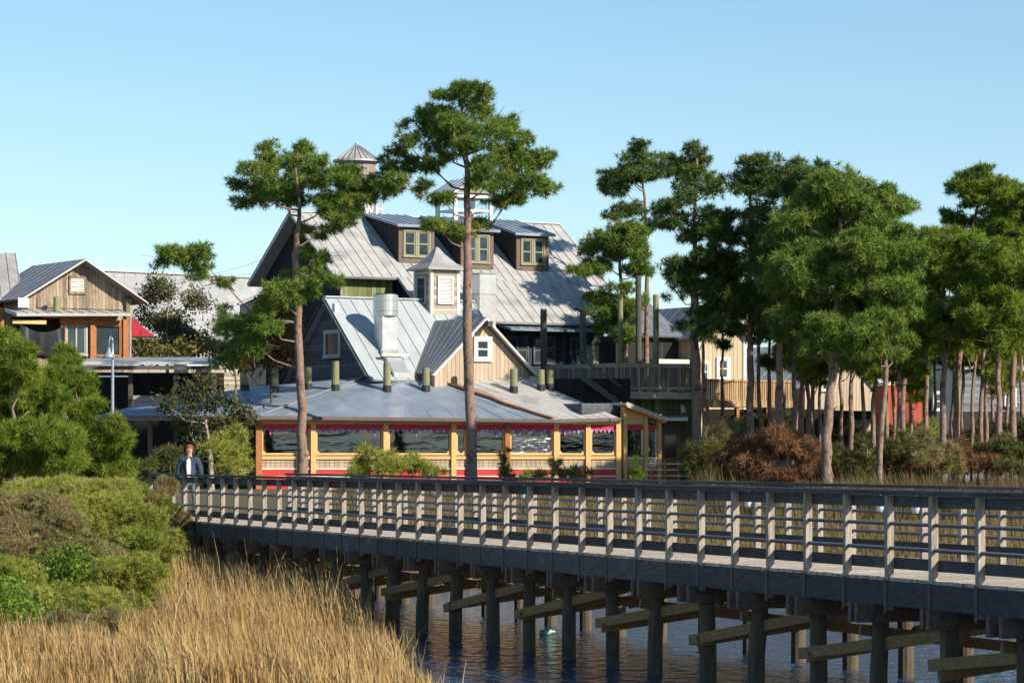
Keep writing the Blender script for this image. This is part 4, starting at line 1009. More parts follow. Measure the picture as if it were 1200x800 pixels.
q = MB(); m1 = (a + b_) / 2; q.box((m1[0], m1[1], zb1), dr_, nn_, UP, ln2, .16, .12); q.box(m1 * [1, 1, 0] + UP * (zb2 + zb3) / 2 + nn_ * .06, dr_, nn_, UP, ln2, .1, zb2 - zb3); bl.part('rails', q, M['tanwood'])
q = MB(); q.box(m1 * [1, 1, 0] + UP * (zb3 + .1) - nn_ * 1.3, dr_, nn_, UP, ln2, 2.5, .16); bl.part('floor', q, M['tanwood'])
for t in (.02, .35, .68, .98):
    c = lerp(a, b_, t); q = MB(); q.box((c[0], c[1] + .1, (GZ0 + zb3) / 2), dr_, nn_, UP, .2, .2, zb3 - GZ0); bl.part('post', q, M['orange'])
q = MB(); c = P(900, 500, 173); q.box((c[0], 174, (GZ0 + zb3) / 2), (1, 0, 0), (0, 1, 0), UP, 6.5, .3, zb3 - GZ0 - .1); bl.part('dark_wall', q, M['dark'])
b2h, F2, t2 = gable_house('tan_house', 'tan gabled house half hidden behind the middle trunks of the pine grove', 985, 402, 182, 3.0, .9, M['beige'], M['roof'])
window(b2h, F2(-1.0, .01, CZ + (HOR - 445) * 182 / F), ER, DN, 1.0, 1.4, M['trim'], 1, 2, .08)
q = MB(); q.box(F2(-.3, .6, CZ + (HOR - 486) * 181 / F), ER, DN, UP, 5.4, 1.0, .5); b2h.part('awning_band', q, M['dark'])
q = MB(); q.box(F2(-4.6, .6, CZ + (HOR - 505) * 181 / F), ER, DN, UP, 3.2, 1.2, 2.2); b2h.part('low_wall', q, M['cream'])
rb2 = Thing('brick_red_building', 'brick-red flat-topped building showing between pine trunks', 'building', P(1060, 500, 175))
a, b_ = P(1041, 540, 175), P(1081, 540, 176.5)
q = MB(); zt2 = CZ + (HOR - 451) * 175 / F; q.prism([(a[0], a[1], GZ0), (b_[0], b_[1], GZ0), (b_[0], b_[1], zt2), (a[0], a[1], zt2)], (-.3, 5, 0)); rb2.part('wall', q, M['redwall'])
q = MB(); q.prism([(a[0] - .1, a[1] - .1, zt2), (b_[0] + .1, b_[1] - .1, zt2), (b_[0] + .1, b_[1] - .1, zt2 + .14), (a[0] - .1, a[1] - .1, zt2 + .18)], (-.3, 5.2, 0)); rb2.part('parapet', q, M['white'])
db = Thing('dark_building', 'dark navy building with shallow roof right of the brick-red one', 'building', P(1090, 480, 186))
q = MB(); a, b_ = P(1060, 412, 186), P(1112, 412, 188); q.prism([(a[0], a[1], GZ0), (b_[0], b_[1], GZ0), (b_[0], b_[1], b_[2]), (a[0], a[1], a[2])], (1.5, 7, 0)); db.part('wall', q, M['teal'])
q = MB(); q.prism([a + [-.3, -.5, 0], b_ + [.3, -.5, 0], b_ + [.3, -.5, .16], a + [-.3, -.5, .16]], (1.5, 8, .8)); db.part('roof', q, M['roofold'])
window(db, P(1098, 470, 187) + [0, -.35, 0], unit(b_ - a), unit(np.cross(b_ - a, UP)), .9, 1.2, M['white'], 1, 2, .1)
lo = Thing('long_low_building', 'long low pale building with dark band, behind the rightmost pine trunks', 'building', P(1165, 520, 196))
q = MB(); a, b_ = P(1108, 430, 194), P(1260, 436, 200); q.prism([(a[0], a[1], GZ0), (b_[0], b_[1], GZ0), (b_[0], b_[1], b_[2]), (a[0], a[1], a[2])], (0, 6, 0)); lo.part('wall', q, M['slateblue'])
q = MB(); roof_slab(q, a + [-.4, -.5, 0], b_ + [.4, -.5, 0], b_ + [.4, 3, 1.2], a + [-.4, 3, 1.2], .12, .8); lo.part('roof', q, M['roof'])
q = MB(); q.prism([P(1112, 515, 193.7), P(1258, 515, 199.4), P(1258, 482, 199.4), P(1112, 482, 193.7)], (0, -.2, 0)); lo.part('dark_band', q, M['dark'])
for px in (1183,): window(lo, P(px, 465, 193.8 + (px - 1112) * .039), unit(b_ - a), unit(np.cross(b_ - a, UP)), 1.0, 1.2, M['trim'], 2, 2, .08)

# ------------------------------------------------------------------ street lamp
c = P(132, 545, 141); sl_ = Thing('street_lamp', 'grey-blue gooseneck street lamp with crossbar in front of the flat canopy', 'street lamp', (c[0], 141, GZ0))
kk = 141 / F
q = MB(); top = P(132, 402, 141); q.tube([(c[0], 141, GZ0 - .2), (c[0], 141, GZ0 + .6), P(132, 420, 141), top], [.12, .085, .065, .05], 10)
sl_.part('pole', q, M['lampmetal'], smooth=True)
q = MB(); pts = [top, P(131.5, 396, 141), P(130, 393.5, 141), P(128.3, 397, 141), P(127.6, 408, 141)]; q.tube(pts, .035, 8); sl_.part('gooseneck', q, M['lampmetal'], smooth=True)
q = MB(); q.tube([P(127.6, 407, 141), P(127.6, 412, 141), P(127.6, 415, 141), P(127.6, 419.5, 141)], [.06, .10, .2, .33], 16); sl_.part('lamp_shade', q, M['lampmetal'], smooth=True)
q = MB(); q.tube([P(115, 441, 141), P(150, 441, 141)], .035, 8); sl_.part('crossbar', q, M['lampmetal'])

# thin utility wires
for i, (a, b_, lab) in enumerate(((P(160, 330, 215), P(330, 297, 215), 'thin dark wire crossing the sky left of the barn, the upper of two'), (P(160, 322, 216), P(330, 314, 216), 'thin dark wire just above the grey building ridge, the lower of two'))):
    q = MB(); q.tube([lerp(a, b_, t) - UP * .5 * math.sin(math.pi * t) for t in np.linspace(0, 1, 9)], .012, 5); solo(q.build('overhead_wire', M['black'], None, a), lab, 'wire')

# floating litter
c = P(641, 743, 3.2 * F / (743 - HOR)); q = MB(); q.tube([c + [-.13, 0, .03], c + [.05, .02, .05], c + [.1, .02, .05], c + [.15, .02, .06]], [.05, .055, .025, .02], 10)
solo(q.build('floating_bottle', M['tankard'], None, c, True), 'small turquoise plastic bottle floating among the piles', 'bottle')

# ------------------------------------------------------------------ person on the boardwalk
def skin_obj(name, verts, edges, rad, m, parent, sub=2):
    me = bpy.data.meshes.new(name); me.from_pydata([tuple(v) for v in verts], edges, []); o = bpy.data.objects.new(name, me); C.objects.link(o)
    sk = o.modifiers.new('s', 'SKIN'); sk.use_smooth_shade = True
    for i, r in enumerate(rad):
        sv = me.skin_vertices[0].data[i]; sv.radius = (r, r) if np.isscalar(r) else r; sv.use_root = (i == 0)
    ss = o.modifiers.new('b', 'SUBSURF'); ss.levels = sub; ss.render_levels = sub
    dg = bpy.context.evaluated_depsgraph_get(); m2 = bpy.data.meshes.new_from_object(o.evaluated_get(dg))
    o.modifiers.clear(); o.data = m2; m2.materials.clear(); m2.materials.append(m); o.parent = parent
    return o
pb = BW(-2.6, .85, DZ)
pt = P(222, 560, pb[1]); pb[0] = pt[0]
pe = Thing('person', 'person with auburn hair in open denim jacket and white shirt walking on the boardwalk', 'person', pb)
bv_ = [(0, 0, .93), (0, 0, 1.12), (0, .01, 1.34), (0, .01, 1.47), (0, -.01, 1.54), (0, -.02, 1.64), (0, -.02, 1.70),
       (-.19, .01, 1.40), (-.26, .03, 1.14), (-.25, -.08, .92), (-.24, -.13, .84),
       (.19, .01, 1.40), (.27, .02, 1.14), (.27, .06, .90), (.27, .07, .81),
       (-.10, 0, .88), (-.11, -.10, .50), (-.11, -.06, .08), (-.11, -.18, .035),
       (.10, 0, .88), (.12, .05, .50), (.12, .20, .10), (.13, .10, .035)]
be = [(0, 1), (1, 2), (2, 3), (3, 4), (4, 5), (5, 6), (2, 7), (7, 8), (8, 9), (9, 10), (2, 11), (11, 12), (12, 13), (13, 14), (0, 15), (15, 16), (16, 17), (17, 18), (0, 19), (19, 20), (20, 21), (21, 22)]
brd = [.12, .10, .11, .06, .055, .098, .075, .06, .045, .035, .04, .06, .045, .035, .04, .09, .06, .045, .04, .09, .06, .045, .04]
skin_obj('body', bv_, be, brd, M['skin'], pe.o)
hm = MB(); hd_ = np.array([0, -.02, 1.655]) + pb
hv = []; 
for i in range(7):
    a = math.pi * i / 12; hv.append((hd_ + UP * (.122 * math.cos(a)) + np.array([0, .03, 0]), .100 * math.sin(a) + .004))
hm.tube([p for p, r in hv] + [hd_ + np.array([0, .055, -.07]), hd_ + np.array([0, .06, -.14])], [r for p, r in hv] + [.085, .06], 14); pe.part('hair', hm, M['hair'], smooth=True)
jv = [bv_[i] for i in (1, 2, 3, 7, 8, 9, 11, 12, 13, 0)]
jo = skin_obj('jacket', jv, [(0, 1), (1, 2), (1, 3), (3, 4), (4, 5), (1, 6), (6, 7), (7, 8), (0, 9)], [.17, .195, .085, .09, .075, .06, .09, .075, .06, .185], M['denim'], pe.o)
sh = MB(); 
sh.prism([pb + np.array(v) for v in ((-.03, -.20, .98), (.04, -.20, .98), (.055, -.195, 1.2), (.045, -.18, 1.38), (0, -.14, 1.45), (-.045, -.18, 1.38), (-.05, -.195, 1.2))], (0, .05, 0)); pe.part('shirt', sh, M['shirt'])
skin_obj('trousers', [bv_[i] for i in (0, 15, 16, 17, 19, 20, 21)], [(0, 1), (1, 2), (2, 3), (0, 4), (4, 5), (5, 6)], [.155, .10, .075, .065, .10, .075, .065], M['jean'], pe.o)
fc = MB(); 
for sx in (-.035, .035): fc.tube([hd_ + np.array([sx, -.088, .01]), hd_ + np.array([sx, -.102, .01])], [.012, .008], 6)
fc.tube([hd_ + np.array([-.03, -.092, -.055]), hd_ + np.array([.03, -.092, -.055])], .007, 5); pe.part('facial_features', fc, M['hair'])

# ------------------------------------------------------------------ hero pines
Z1 = 144.0
tree('pine_tree', 'lone pine with a wide leaning crown and long low limb, at the pavilion\'s left end', 'pine tree',
     [(*P(353, 0, Z1)[:2], GZ0 - .1), P(353, 480, Z1), P(351, 400, Z1), P(349, 345, Z1), P(346, 300, Z1), P(350, 255, Z1), P(346, 185, Z1)], [.25, .21, .19, .18, .15, .10, .04],
     px_lobes([(285, 225, 22, 13), (300, 200, 18, 14), (320, 185, 20, 15), (345, 176, 18, 11), (368, 190, 22, 15), (388, 212, 20, 12), (416, 226, 22, 11), (385, 240, 28, 13), (446, 225, 13, 9), (408, 208, 18, 10), (430, 216, 14, 9), (330, 228, 26, 14), (312, 222, 18, 12), (400, 248, 22, 10), (350, 210, 28, 14),
               (365, 298, 16, 12), (378, 330, 22, 14), (330, 350, 24, 18), (318, 378, 18, 14), (352, 330, 18, 14), (372, 268, 22, 8), (405, 262, 18, 7),
               (205, 303, 24, 10), (235, 300, 22, 11), (228, 322, 14, 8), (262, 330, 10, 5), (270, 380, 22, 14), (293, 398, 20, 15)], Z1, grow=1.38),
     M['ndl'], M['bark'], per=105, split=8, ssc=.40, nn=30, ln=.29, wd=.032, limb_r=.09, group='pine trees', flat=.5)
Z2 = 142.5
tree('pine_tree', 'tallest lone pine, straight bare trunk in front of the pavilion and crown above the barn', 'pine tree',
     [(*P(552, 0, Z2)[:2], GZ0 - .1), P(552, 480, Z2), P(549, 380, Z2), P(548, 300, Z2), P(548, 210, Z2), P(544, 150, Z2), P(538, 108, Z2)], [.27, .24, .21, .19, .15, .10, .04],
     px_lobes([(530, 112, 22, 12), (555, 118, 26, 15), (580, 135, 24, 16), (512, 135, 22, 14), (490, 150, 20, 14), (476, 165, 12, 11), (540, 150, 30, 17), (520, 170, 22, 13), (565, 165, 30, 18), (600, 160, 24, 17), (618, 180, 24, 17), (640, 188, 16, 10), (590, 195, 28, 17), (622, 212, 24, 13), (645, 222, 14, 9), (600, 222, 20, 10), (565, 200, 20, 12),
               (460, 180, 16, 11), (478, 192, 16, 10), (470, 218, 22, 10), (498, 222, 14, 9), (452, 200, 12, 10), (508, 196, 12, 7), (518, 232, 16, 8), (572, 214, 22, 11), (585, 236, 16, 7), (515, 268, 24, 10), (540, 270, 16, 9), (562, 262, 12, 8), (500, 192, 10, 8)], Z2, grow=1.34),
     M['ndl'], M['bark'], per=105, split=8, ssc=.40, nn=30, ln=.29, wd=.032, limb_r=.09, group='pine trees', flat=.55)

# ------------------------------------------------------------------ grove on the right
def grove(label, base, Z, mid, top, crown, r, nl, mm, per=36, lr=1.0):
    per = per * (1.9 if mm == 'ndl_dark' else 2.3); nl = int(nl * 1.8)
    cx, hw, ct, cb = crown; k = Z / F; lobes = []
    H = cb - ct
    for i in range(nl):
        for _ in range(20):
            u, v = rng.uniform(-1, 1), rng.uniform(-1, 1)
            # dome outline: wide in the middle, rounded above
            if abs(u) < math.sqrt(max(0, 1 - (abs(v) ** 2.2))) : break
        rx = max(11, hw * (.34 + .2 * rng.random()) * lr); ry = rx * (.40 + .25 * rng.random())
        x = cx + u * (hw - rx * .7); y = (ct + cb) / 2 + v * (H / 2 - ry * .8)
        dzz = rng.uniform(-1, 1) * hw * k * .9 * math.sqrt(max(.05, 1 - u * u * .8))
        lobes.append((P(x, y, Z) + np.array([0, dzz, 0]), (rx * k, rx * k * .9, ry * k)))
    lobes.append((P(top[0], top[1] + 4, Z), (hw * .34 * k, hw * .34 * k, hw * .22 * k)))
    lobes.append((P(top[0] + rng.normal() * 3, top[1] + hw * .42, Z), (hw * .55 * k, hw * .55 * k, hw * .3 * k)))
    path = [(*P(base[0], 0, Z)[:2], GZ0 - .2)] + [P(x, y, Z) for x, y in mid] + [P(*top, Z)]
    rads = list(np.linspace(r * k * 1.05, r * k * .25, len(path)))
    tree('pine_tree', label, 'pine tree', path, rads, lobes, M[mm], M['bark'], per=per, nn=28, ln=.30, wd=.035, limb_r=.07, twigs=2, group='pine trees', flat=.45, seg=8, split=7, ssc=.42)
G = [
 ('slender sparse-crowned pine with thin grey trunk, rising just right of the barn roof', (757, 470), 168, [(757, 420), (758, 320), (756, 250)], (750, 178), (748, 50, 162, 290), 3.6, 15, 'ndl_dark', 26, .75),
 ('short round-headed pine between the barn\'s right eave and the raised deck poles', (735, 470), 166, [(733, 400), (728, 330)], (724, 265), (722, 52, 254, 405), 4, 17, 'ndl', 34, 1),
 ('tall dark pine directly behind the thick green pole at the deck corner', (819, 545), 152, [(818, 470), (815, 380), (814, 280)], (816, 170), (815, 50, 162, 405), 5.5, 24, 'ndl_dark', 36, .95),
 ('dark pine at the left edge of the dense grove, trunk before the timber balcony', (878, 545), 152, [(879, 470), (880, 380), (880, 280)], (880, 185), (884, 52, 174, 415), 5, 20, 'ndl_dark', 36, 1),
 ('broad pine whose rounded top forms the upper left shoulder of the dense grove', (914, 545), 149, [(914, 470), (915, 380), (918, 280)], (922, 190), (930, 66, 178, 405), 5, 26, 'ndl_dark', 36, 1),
 ('stout pale-barked leaning pine standing nearest the boardwalk, biggest trunk of the grove', (968, 575), 132, [(969, 530), (973, 460), (980, 380), (984, 300)], (985, 208), (985, 88, 194, 430), 7, 40, 'ndl', 36, .85),
 ('slim crooked pine with low base in the brush, just right of the stout leaning pine', (1030, 575), 133, [(1031, 530), (1036, 450), (1040, 380), (1037, 300)], (1037, 222), (1042, 50, 204, 430), 4, 22, 'ndl', 36, 1),
 ('pine with yellowing orange-tinged crown at the dip in the grove skyline', (1057, 540), 150, [(1060, 450), (1070, 360)], (1084, 272), (1082, 38, 260, 400), 3.6, 14, 'ndl_yel', 36, 1),
 ('pine with forked side limb and mid-height crown, trunk before the dark navy building', (1106, 535), 143, [(1106, 470), (1105, 390), (1107, 330)], (1112, 278), (1116, 58, 262, 415), 4.5, 22, 'ndl_young', 34, .95),
 ('tall domed pine, highest crown at the right end of the grove', (1120, 540), 151, [(1122, 450), (1130, 350), (1140, 280)], (1150, 205), (1150, 52, 194, 330), 4.5, 20, 'ndl_young', 36, 1),
 ('tall pine whose crown is cut by the right edge of the photo', (1186, 540), 149, [(1187, 450), (1190, 350)], (1196, 222), (1198, 48, 204, 345), 4.5, 18, 'ndl_young', 36, 1),
 ('pine with low yellow-green crown beside the right edge of the photo', (1172, 545), 140, [(1171, 470), (1168, 380)], (1168, 285), (1170, 56, 268, 430), 4.5, 22, 'ndl_young', 34, 1),
 ('thin pine in front of the raised deck\'s corner post, small dark crown', (826, 545), 155, [(825, 470), (824, 400)], (836, 300), (838, 34, 285, 402), 3.2, 9, 'ndl_dark', 34, 1),
 ('thin pine second from left before the timber balcony', (890, 540), 158, [(890, 470), (889, 380)], (890, 290), (893, 38, 270, 412), 3.2, 9, 'ndl_dark', 34, 1),
 ('thin pine third from left before the timber balcony', (901, 540), 160, [(901, 470), (902, 400)], (905, 320), (905, 38, 300, 437), 3.2, 9, 'ndl_dark', 34, 1),
 ('thin pine at the timber balcony\'s right end', (930, 540), 152, [(931, 470), (932, 400)], (935, 320), (930, 44, 300, 447), 4, 12, 'ndl', 34, 1),
 ('left pine of a close pair between the timber balcony and the tan house', (938, 540), 156, [(939, 470), (940, 390)], (942, 320), (950, 36, 330, 452), 3.4, 9, 'ndl', 34, 1),
 ('right pine of a close pair between the timber balcony and the tan house', (946, 540), 158, [(947, 470), (948, 390)], (950, 300), (958, 38, 290, 422), 3.2, 9, 'ndl_dark', 34, 1),
 ('slim pine in front of the tan house\'s left window', (953, 540), 161, [(953, 470), (954, 400)], (955, 330), (965, 34, 350, 452), 3, 8, 'ndl', 34, 1),
 ('slim pine before the ridge of the tan house', (997, 540), 150, [(998, 470), (1000, 390)], (1003, 310), (1008, 42, 320, 442), 3.4, 10, 'ndl', 34, 1),
 ('slim pine before the right slope of the tan house', (1010, 540), 154, [(1011, 470), (1012, 390)], (1014, 310), (1020, 38, 310, 432), 3, 9, 'ndl_dark', 34, 1),
 ('slim pine between the tan house and the brick-red building', (1024, 540), 152, [(1024, 470), (1026, 390)], (1028, 320), (1040, 40, 350, 462), 3.4, 10, 'ndl_young', 34, 1),
 ('slim pine at the left edge of the brick-red building', (1040, 545), 147, [(1039, 470), (1040, 390)], (1045, 320), (1050, 36, 310, 432), 3, 9, 'ndl', 34, 1),
 ('slim pine before the middle of the brick-red building', (1054, 545), 145, [(1054, 470), (1054, 390)], (1056, 330), (1062, 36, 340, 452), 3, 9, 'ndl_young', 34, 1),
 ('slim pine at the right edge of the brick-red building', (1086, 540), 150, [(1086, 470), (1086, 400)], (1092, 340), (1095, 34, 340, 432), 3.4, 8, 'ndl_young', 34, .9),
 ('thin pine trunk just right of the dark navy building', (1117, 540), 158, [(1117, 470), (1119, 380)], (1124, 330), (1130, 36, 330, 432), 3, 8, 'ndl_young', 34, .9),
 ('thin pine leaning right before the long low pale building', (1146, 540), 153, [(1150, 470), (1154, 390)], (1158, 330), (1150, 38, 360, 452), 3.2, 9, 'ndl_young', 34, .9),
 ('thin straight pine before the right part of the long low pale building', (1157, 540), 157, [(1156, 470), (1155, 390)], (1158, 320), (1180, 38, 370, 462), 3, 9, 'ndl_yel', 34, .9),
 ('thin dark pine at the very right edge, behind the others', (1197, 540), 160, [(1197, 470), (1198, 390)], (1199, 320), (1196, 36, 310, 432), 3, 9, 'ndl', 34, 1),
 ('very thin pine right of the thick green pole, before the balcony\'s left end', (846, 540), 163, [(846, 470), (847, 390)], (848, 300), (850, 32, 300, 410), 2.6, 8, 'ndl_dark', 34, 1),
 ('thin pine fourth from left before the timber balcony', (918, 540), 164, [(918, 470), (917, 390)], (917, 300), (915, 38, 330, 450), 2.6, 9, 'ndl', 34, 1),
 ('very thin straight stem just left of the stout leaning pine', (961, 540), 165, [(961, 470), (962, 390)], (963, 300), (958, 36, 320, 450), 2.4, 9, 'ndl', 34, 1),
 ('thin stem just right of the stout leaning pine, before the tan house', (985, 540), 160, [(985, 470), (986, 390)], (990, 300), (1000, 36, 330, 440), 2.6, 9, 'ndl', 34, 1),
 ('thin dark stem between the left and middle of the brick-red building', (1047, 540), 155, [(1047, 470), (1047, 390)], (1048, 300), (1046, 34, 340, 450), 2.4, 8, 'ndl', 34, 1),
 ('thin stem before the right part of the brick-red building, bushy low crown', (1068, 540), 156, [(1068, 470), (1069, 400)], (1070, 330), (1070, 34, 370, 480), 2.4, 9, 'ndl_young', 34, 1),
 ('thin stem before the left half of the dark navy building', (1095, 540), 160, [(1095, 470), (1096, 390)], (1097, 310), (1100, 34, 330, 430), 2.4, 8, 'ndl', 34, 1),
 ('very thin stem before the left end of the long low pale building', (1128, 540), 162, [(1128, 470), (1129, 390)], (1131, 310), (1135, 34, 330, 450), 2.4, 9, 'ndl_young', 34, 1),
 ('thin bent stem before the middle of the long low pale building', (1138, 540), 150, [(1139, 480), (1144, 400)], (1150, 320), (1142, 34, 320, 420), 2.6, 9, 'ndl_young', 34, 1),
 ('thin stem left of the pine with low yellow-green crown', (1164, 540), 163, [(1164, 470), (1163, 390)], (1162, 310), (1165, 36, 330, 460), 2.4, 9, 'ndl', 34, 1),
 ('thin stem right of the pine with low yellow-green crown', (1180, 540), 164, [(1180, 470), (1181, 390)], (1183, 310), (1188, 36, 330, 450), 2.4, 9, 'ndl_young', 34, 1),
]
for g_ in G: grove(*g_)

# ------------------------------------------------------------------ trees and shrubs on the left and along the pavilion
def bush_tree(name, label, cat, base, Z, H_px_lobes, mm, bark, per, nn, ln, wd, leaf='needle', group=None, stems=1, spread=.7, r=.1, depth=.8, twigs=2, split=0, grow=1.0, ssc=.5):
    lobes = px_lobes(H_px_lobes, Z, depth, grow)
    cx, ty = np.mean([q[0] for q in H_px_lobes]), min(q[1] for q in H_px_lobes)
    gz = float(ground_z(np.array([P(base, 0, Z)[0]]), np.array([Z]))[0])
    b = np.array([*P(base, 0, Z)[:2], gz - .1]); tp = P(cx, ty * .35 + np.mean([q[1] for q in H_px_lobes]) * .65, Z); tp[2] = max(tp[2], gz + .3)
    return tree(name, label, cat, [b, lerp(b, tp, .4) + [.05, 0, 0], lerp(b, tp, .75), tp], [r, r * .8, r * .5, r * .2], lobes, M[mm], M[bark], per=per, nn=nn, ln=ln, wd=wd, limb_r=r * .6, twigs=twigs, group=group, leaf=leaf, spread=spread, flat=.35, seg=7, split=split, ssc=ssc)
# bushy young pines
bush_tree('young_pine', 'bushy young pine at the left edge, nearer of the two, leafy to the ground', 'pine tree', 10, 92,
          [(5, 400, 18, 14), (20, 425, 24, 18), (-10, 440, 26, 18), (5, 465, 36, 22), (35, 470, 26, 18), (-5, 500, 44, 24), (35, 510, 36, 22), (10, 540, 46, 22), (60, 540, 30, 20), (55, 500, 20, 16), (-20, 540, 30, 24)], 'ndl_young', 'bark', 330, 36, .26, .022, split=7, ssc=.46, grow=1.35, group='bushy young pines', r=.12)
bush_tree('young_pine', 'bushy young pine with rounded top right of the other, beside the street lamp', 'pine tree', 72, 98,
          [(66, 418, 18, 14), (58, 445, 24, 16), (86, 445, 18, 14), (70, 472, 34, 18), (98, 480, 22, 14), (62, 505, 34, 18), (105, 512, 30, 18), (132, 520, 20, 16), (80, 545, 40, 20), (128, 548, 28, 16), (140, 500, 12, 12)], 'ndl_young', 'bark', 330, 36, .26, .022, split=7, ssc=.46, grow=1.12, group='bushy young pines', r=.12)
# bare-ish tree and oak
bush_tree('bare_tree', 'thin-leaved grey-green tree in front of the long grey building', 'tree', 195, 172,
          [(170, 345, 18, 14), (195, 335, 22, 14), (222, 350, 18, 14), (185, 370, 26, 16), (215, 380, 26, 16), (195, 400, 34, 14), (235, 400, 16, 14), (165, 375, 12, 12), (180, 415, 22, 10)], 'greyleaf', 'barkpale', 80, 16, .2, .09, split=4, grow=1.15, leaf='leaf', r=.16, twigs=4)
bush_tree('green_tree', 'dark green leafy tree below the maroon awning, behind the flat canopy', 'tree', 190, 168,
          [(170, 410, 16, 10), (195, 415, 18, 9), (220, 412, 16, 10), (240, 405, 16, 12), (255, 420, 14, 12)], 'scrub', 'barkdark', 30, 14, .3, .15, leaf='leaf', r=.12)
bush_tree('oak_tree', 'dark straggly oak with pale bare branches in front of the pavilion\'s left porch', 'oak tree', 248, 141,
          [(215, 460, 14, 10), (235, 475, 22, 12), (215, 490, 20, 12), (262, 470, 14, 9), (250, 500, 26, 14), (225, 515, 20, 12), (275, 500, 16, 9), (200, 475, 10, 8), (240, 450, 14, 9), (285, 485, 10, 6)], 'oakleaf', 'barkpale', 48, 16, .2, .09, split=5, ssc=.42, grow=1.05, leaf='leaf', r=.14, twigs=5)
bush_tree('vine_tangle', 'russet vine-covered trunk tangle against the kitchen house\'s dark left gable', 'vine', 318, 150,
          [(325, 365, 20, 16), (322, 390, 22, 16), (312, 415, 20, 16), (335, 410, 16, 16), (300, 395, 14, 14), (285, 425, 16, 12), (345, 385, 10, 16)], 'vine', 'barkdark', 60, 18, .26, .12, leaf='leaf', r=.1)
bush_tree('scrub_pine', 'small scrubby pine left of the lone leaning pine, above the pavilion roof edge', 'pine tree', 275, 146,
          [(262, 365, 10, 10), (272, 385, 16, 12), (262, 405, 14, 12), (285, 410, 18, 12), (268, 425, 18, 10), (300, 378, 14, 12)], 'ndl', 'bark', 100, 28, .36, .036, r=.09)
# shrubs by the pavilion front
SH = [('yellow-green shrub at the boardwalk\'s left end behind the person', 262, 118, [(255, 525, 14, 14), (272, 518, 16, 16), (262, 545, 22, 16), (285, 540, 14, 16)], 'myrtle'),
      ('dark shrub below the oak, left of the person', 205, 122, [(200, 540, 16, 14), (185, 550, 16, 12), (212, 548, 14, 14)], 'scrub'),
      ('green feathery shrub under the pavilion\'s second window', 432, 138, [(425, 548, 16, 10), (440, 538, 18, 12), (415, 555, 14, 8), (452, 552, 14, 8), (434, 528, 10, 8)], 'myrtle'),
      ('green feathery shrub under the pavilion\'s third window', 478, 138, [(468, 545, 16, 11), (488, 550, 18, 9), (478, 538, 12, 9), (505, 556, 12, 6)], 'myrtle'),
      ('narrow dark shrub in front of the pavilion post right of the tall pine trunk', 592, 140, [(592, 535, 5, 10), (591, 548, 7, 10), (594, 560, 9, 7)], 'scrub'),
      ('small green shrub under the rippled bright vinyl window', 627, 139, [(627, 556, 11, 7), (620, 560, 9, 5)], 'myrtle'),
      ('brownish shrub under the pavilion\'s last two front windows', 672, 139, [(660, 552, 12, 9), (676, 556, 14, 8), (652, 545, 8, 8), (690, 556, 9, 7)], 'myrtle_b'),
      ('slim green shrub at the corner of the pavilion\'s right wing', 745, 146, [(745, 547, 6, 9), (747, 558, 8, 7)], 'brightleaf'),
      ('green and brown shrub right of the entrance railing', 822, 142, [(818, 540, 14, 12), (832, 552, 16, 10), (815, 556, 16, 9), (840, 530, 10, 9)], 'scrub'),
      ('brown shrub under the raised deck\'s right corner', 848, 148, [(845, 520, 14, 14), (860, 505, 14, 14), (855, 535, 16, 10)], 'myrtle_b'),
      ('large red-brown leafless shrub left of the stout leaning pine', 895, 134, [(868, 548, 22, 14), (890, 538, 24, 16), (915, 535, 22, 16), (905, 556, 28, 12), (935, 548, 20, 14), (875, 562, 24, 8)], 'redbrush'),
      ('smaller red-brown shrub touching the stout leaning pine trunk', 950, 136, [(940, 555, 18, 12), (955, 545, 16, 13), (960, 560, 14, 8), (930, 532, 14, 10)], 'redbrush'),
      ('green shrub right of the stout leaning pine', 995, 135, [(985, 548, 16, 13), (1002, 540, 18, 14), (1012, 556, 18, 10), (990, 560, 16, 8)], 'scrub'),
      ('dark green shrub between the slim crooked pine and the brick-red building', 1050, 138, [(1040, 540, 18, 14), (1058, 530, 16, 14), (1065, 548, 18, 12), (1045, 556, 20, 9)], 'scrub'),
      ('broad olive shrub below the dark navy building', 1090, 137, [(1080, 535, 18, 14), (1100, 540, 20, 13), (1090, 555, 24, 10), (1112, 552, 16, 12)], 'myrtle_b'),
      ('brown thicket below the long low pale building', 1135, 138, [(1125, 545, 18, 13), (1145, 540, 18, 13), (1138, 556, 22, 9), (1155, 552, 14, 10)], 'redbrush'),
      ('green shrub at the right edge of the photo behind the boardwalk', 1185, 136, [(1172, 545, 18, 13), (1192, 538, 18, 14), (1185, 556, 24, 10), (1208, 548, 16, 12)], 'scrub')]
for lab, bx, Z, lb, mm in SH:
    if bx > 800: lb = [(x, y - 9, rx * 1.1, ry * 1.25) for x, y, rx, ry in lb]
    bush_tree('shrub', lab, 'shrub', bx, Z, lb, mm, 'barkdark', 190, 22, .30, .03, split=4, grow=1.25, group='shrubs before the buildings', r=.05, spread=.62)
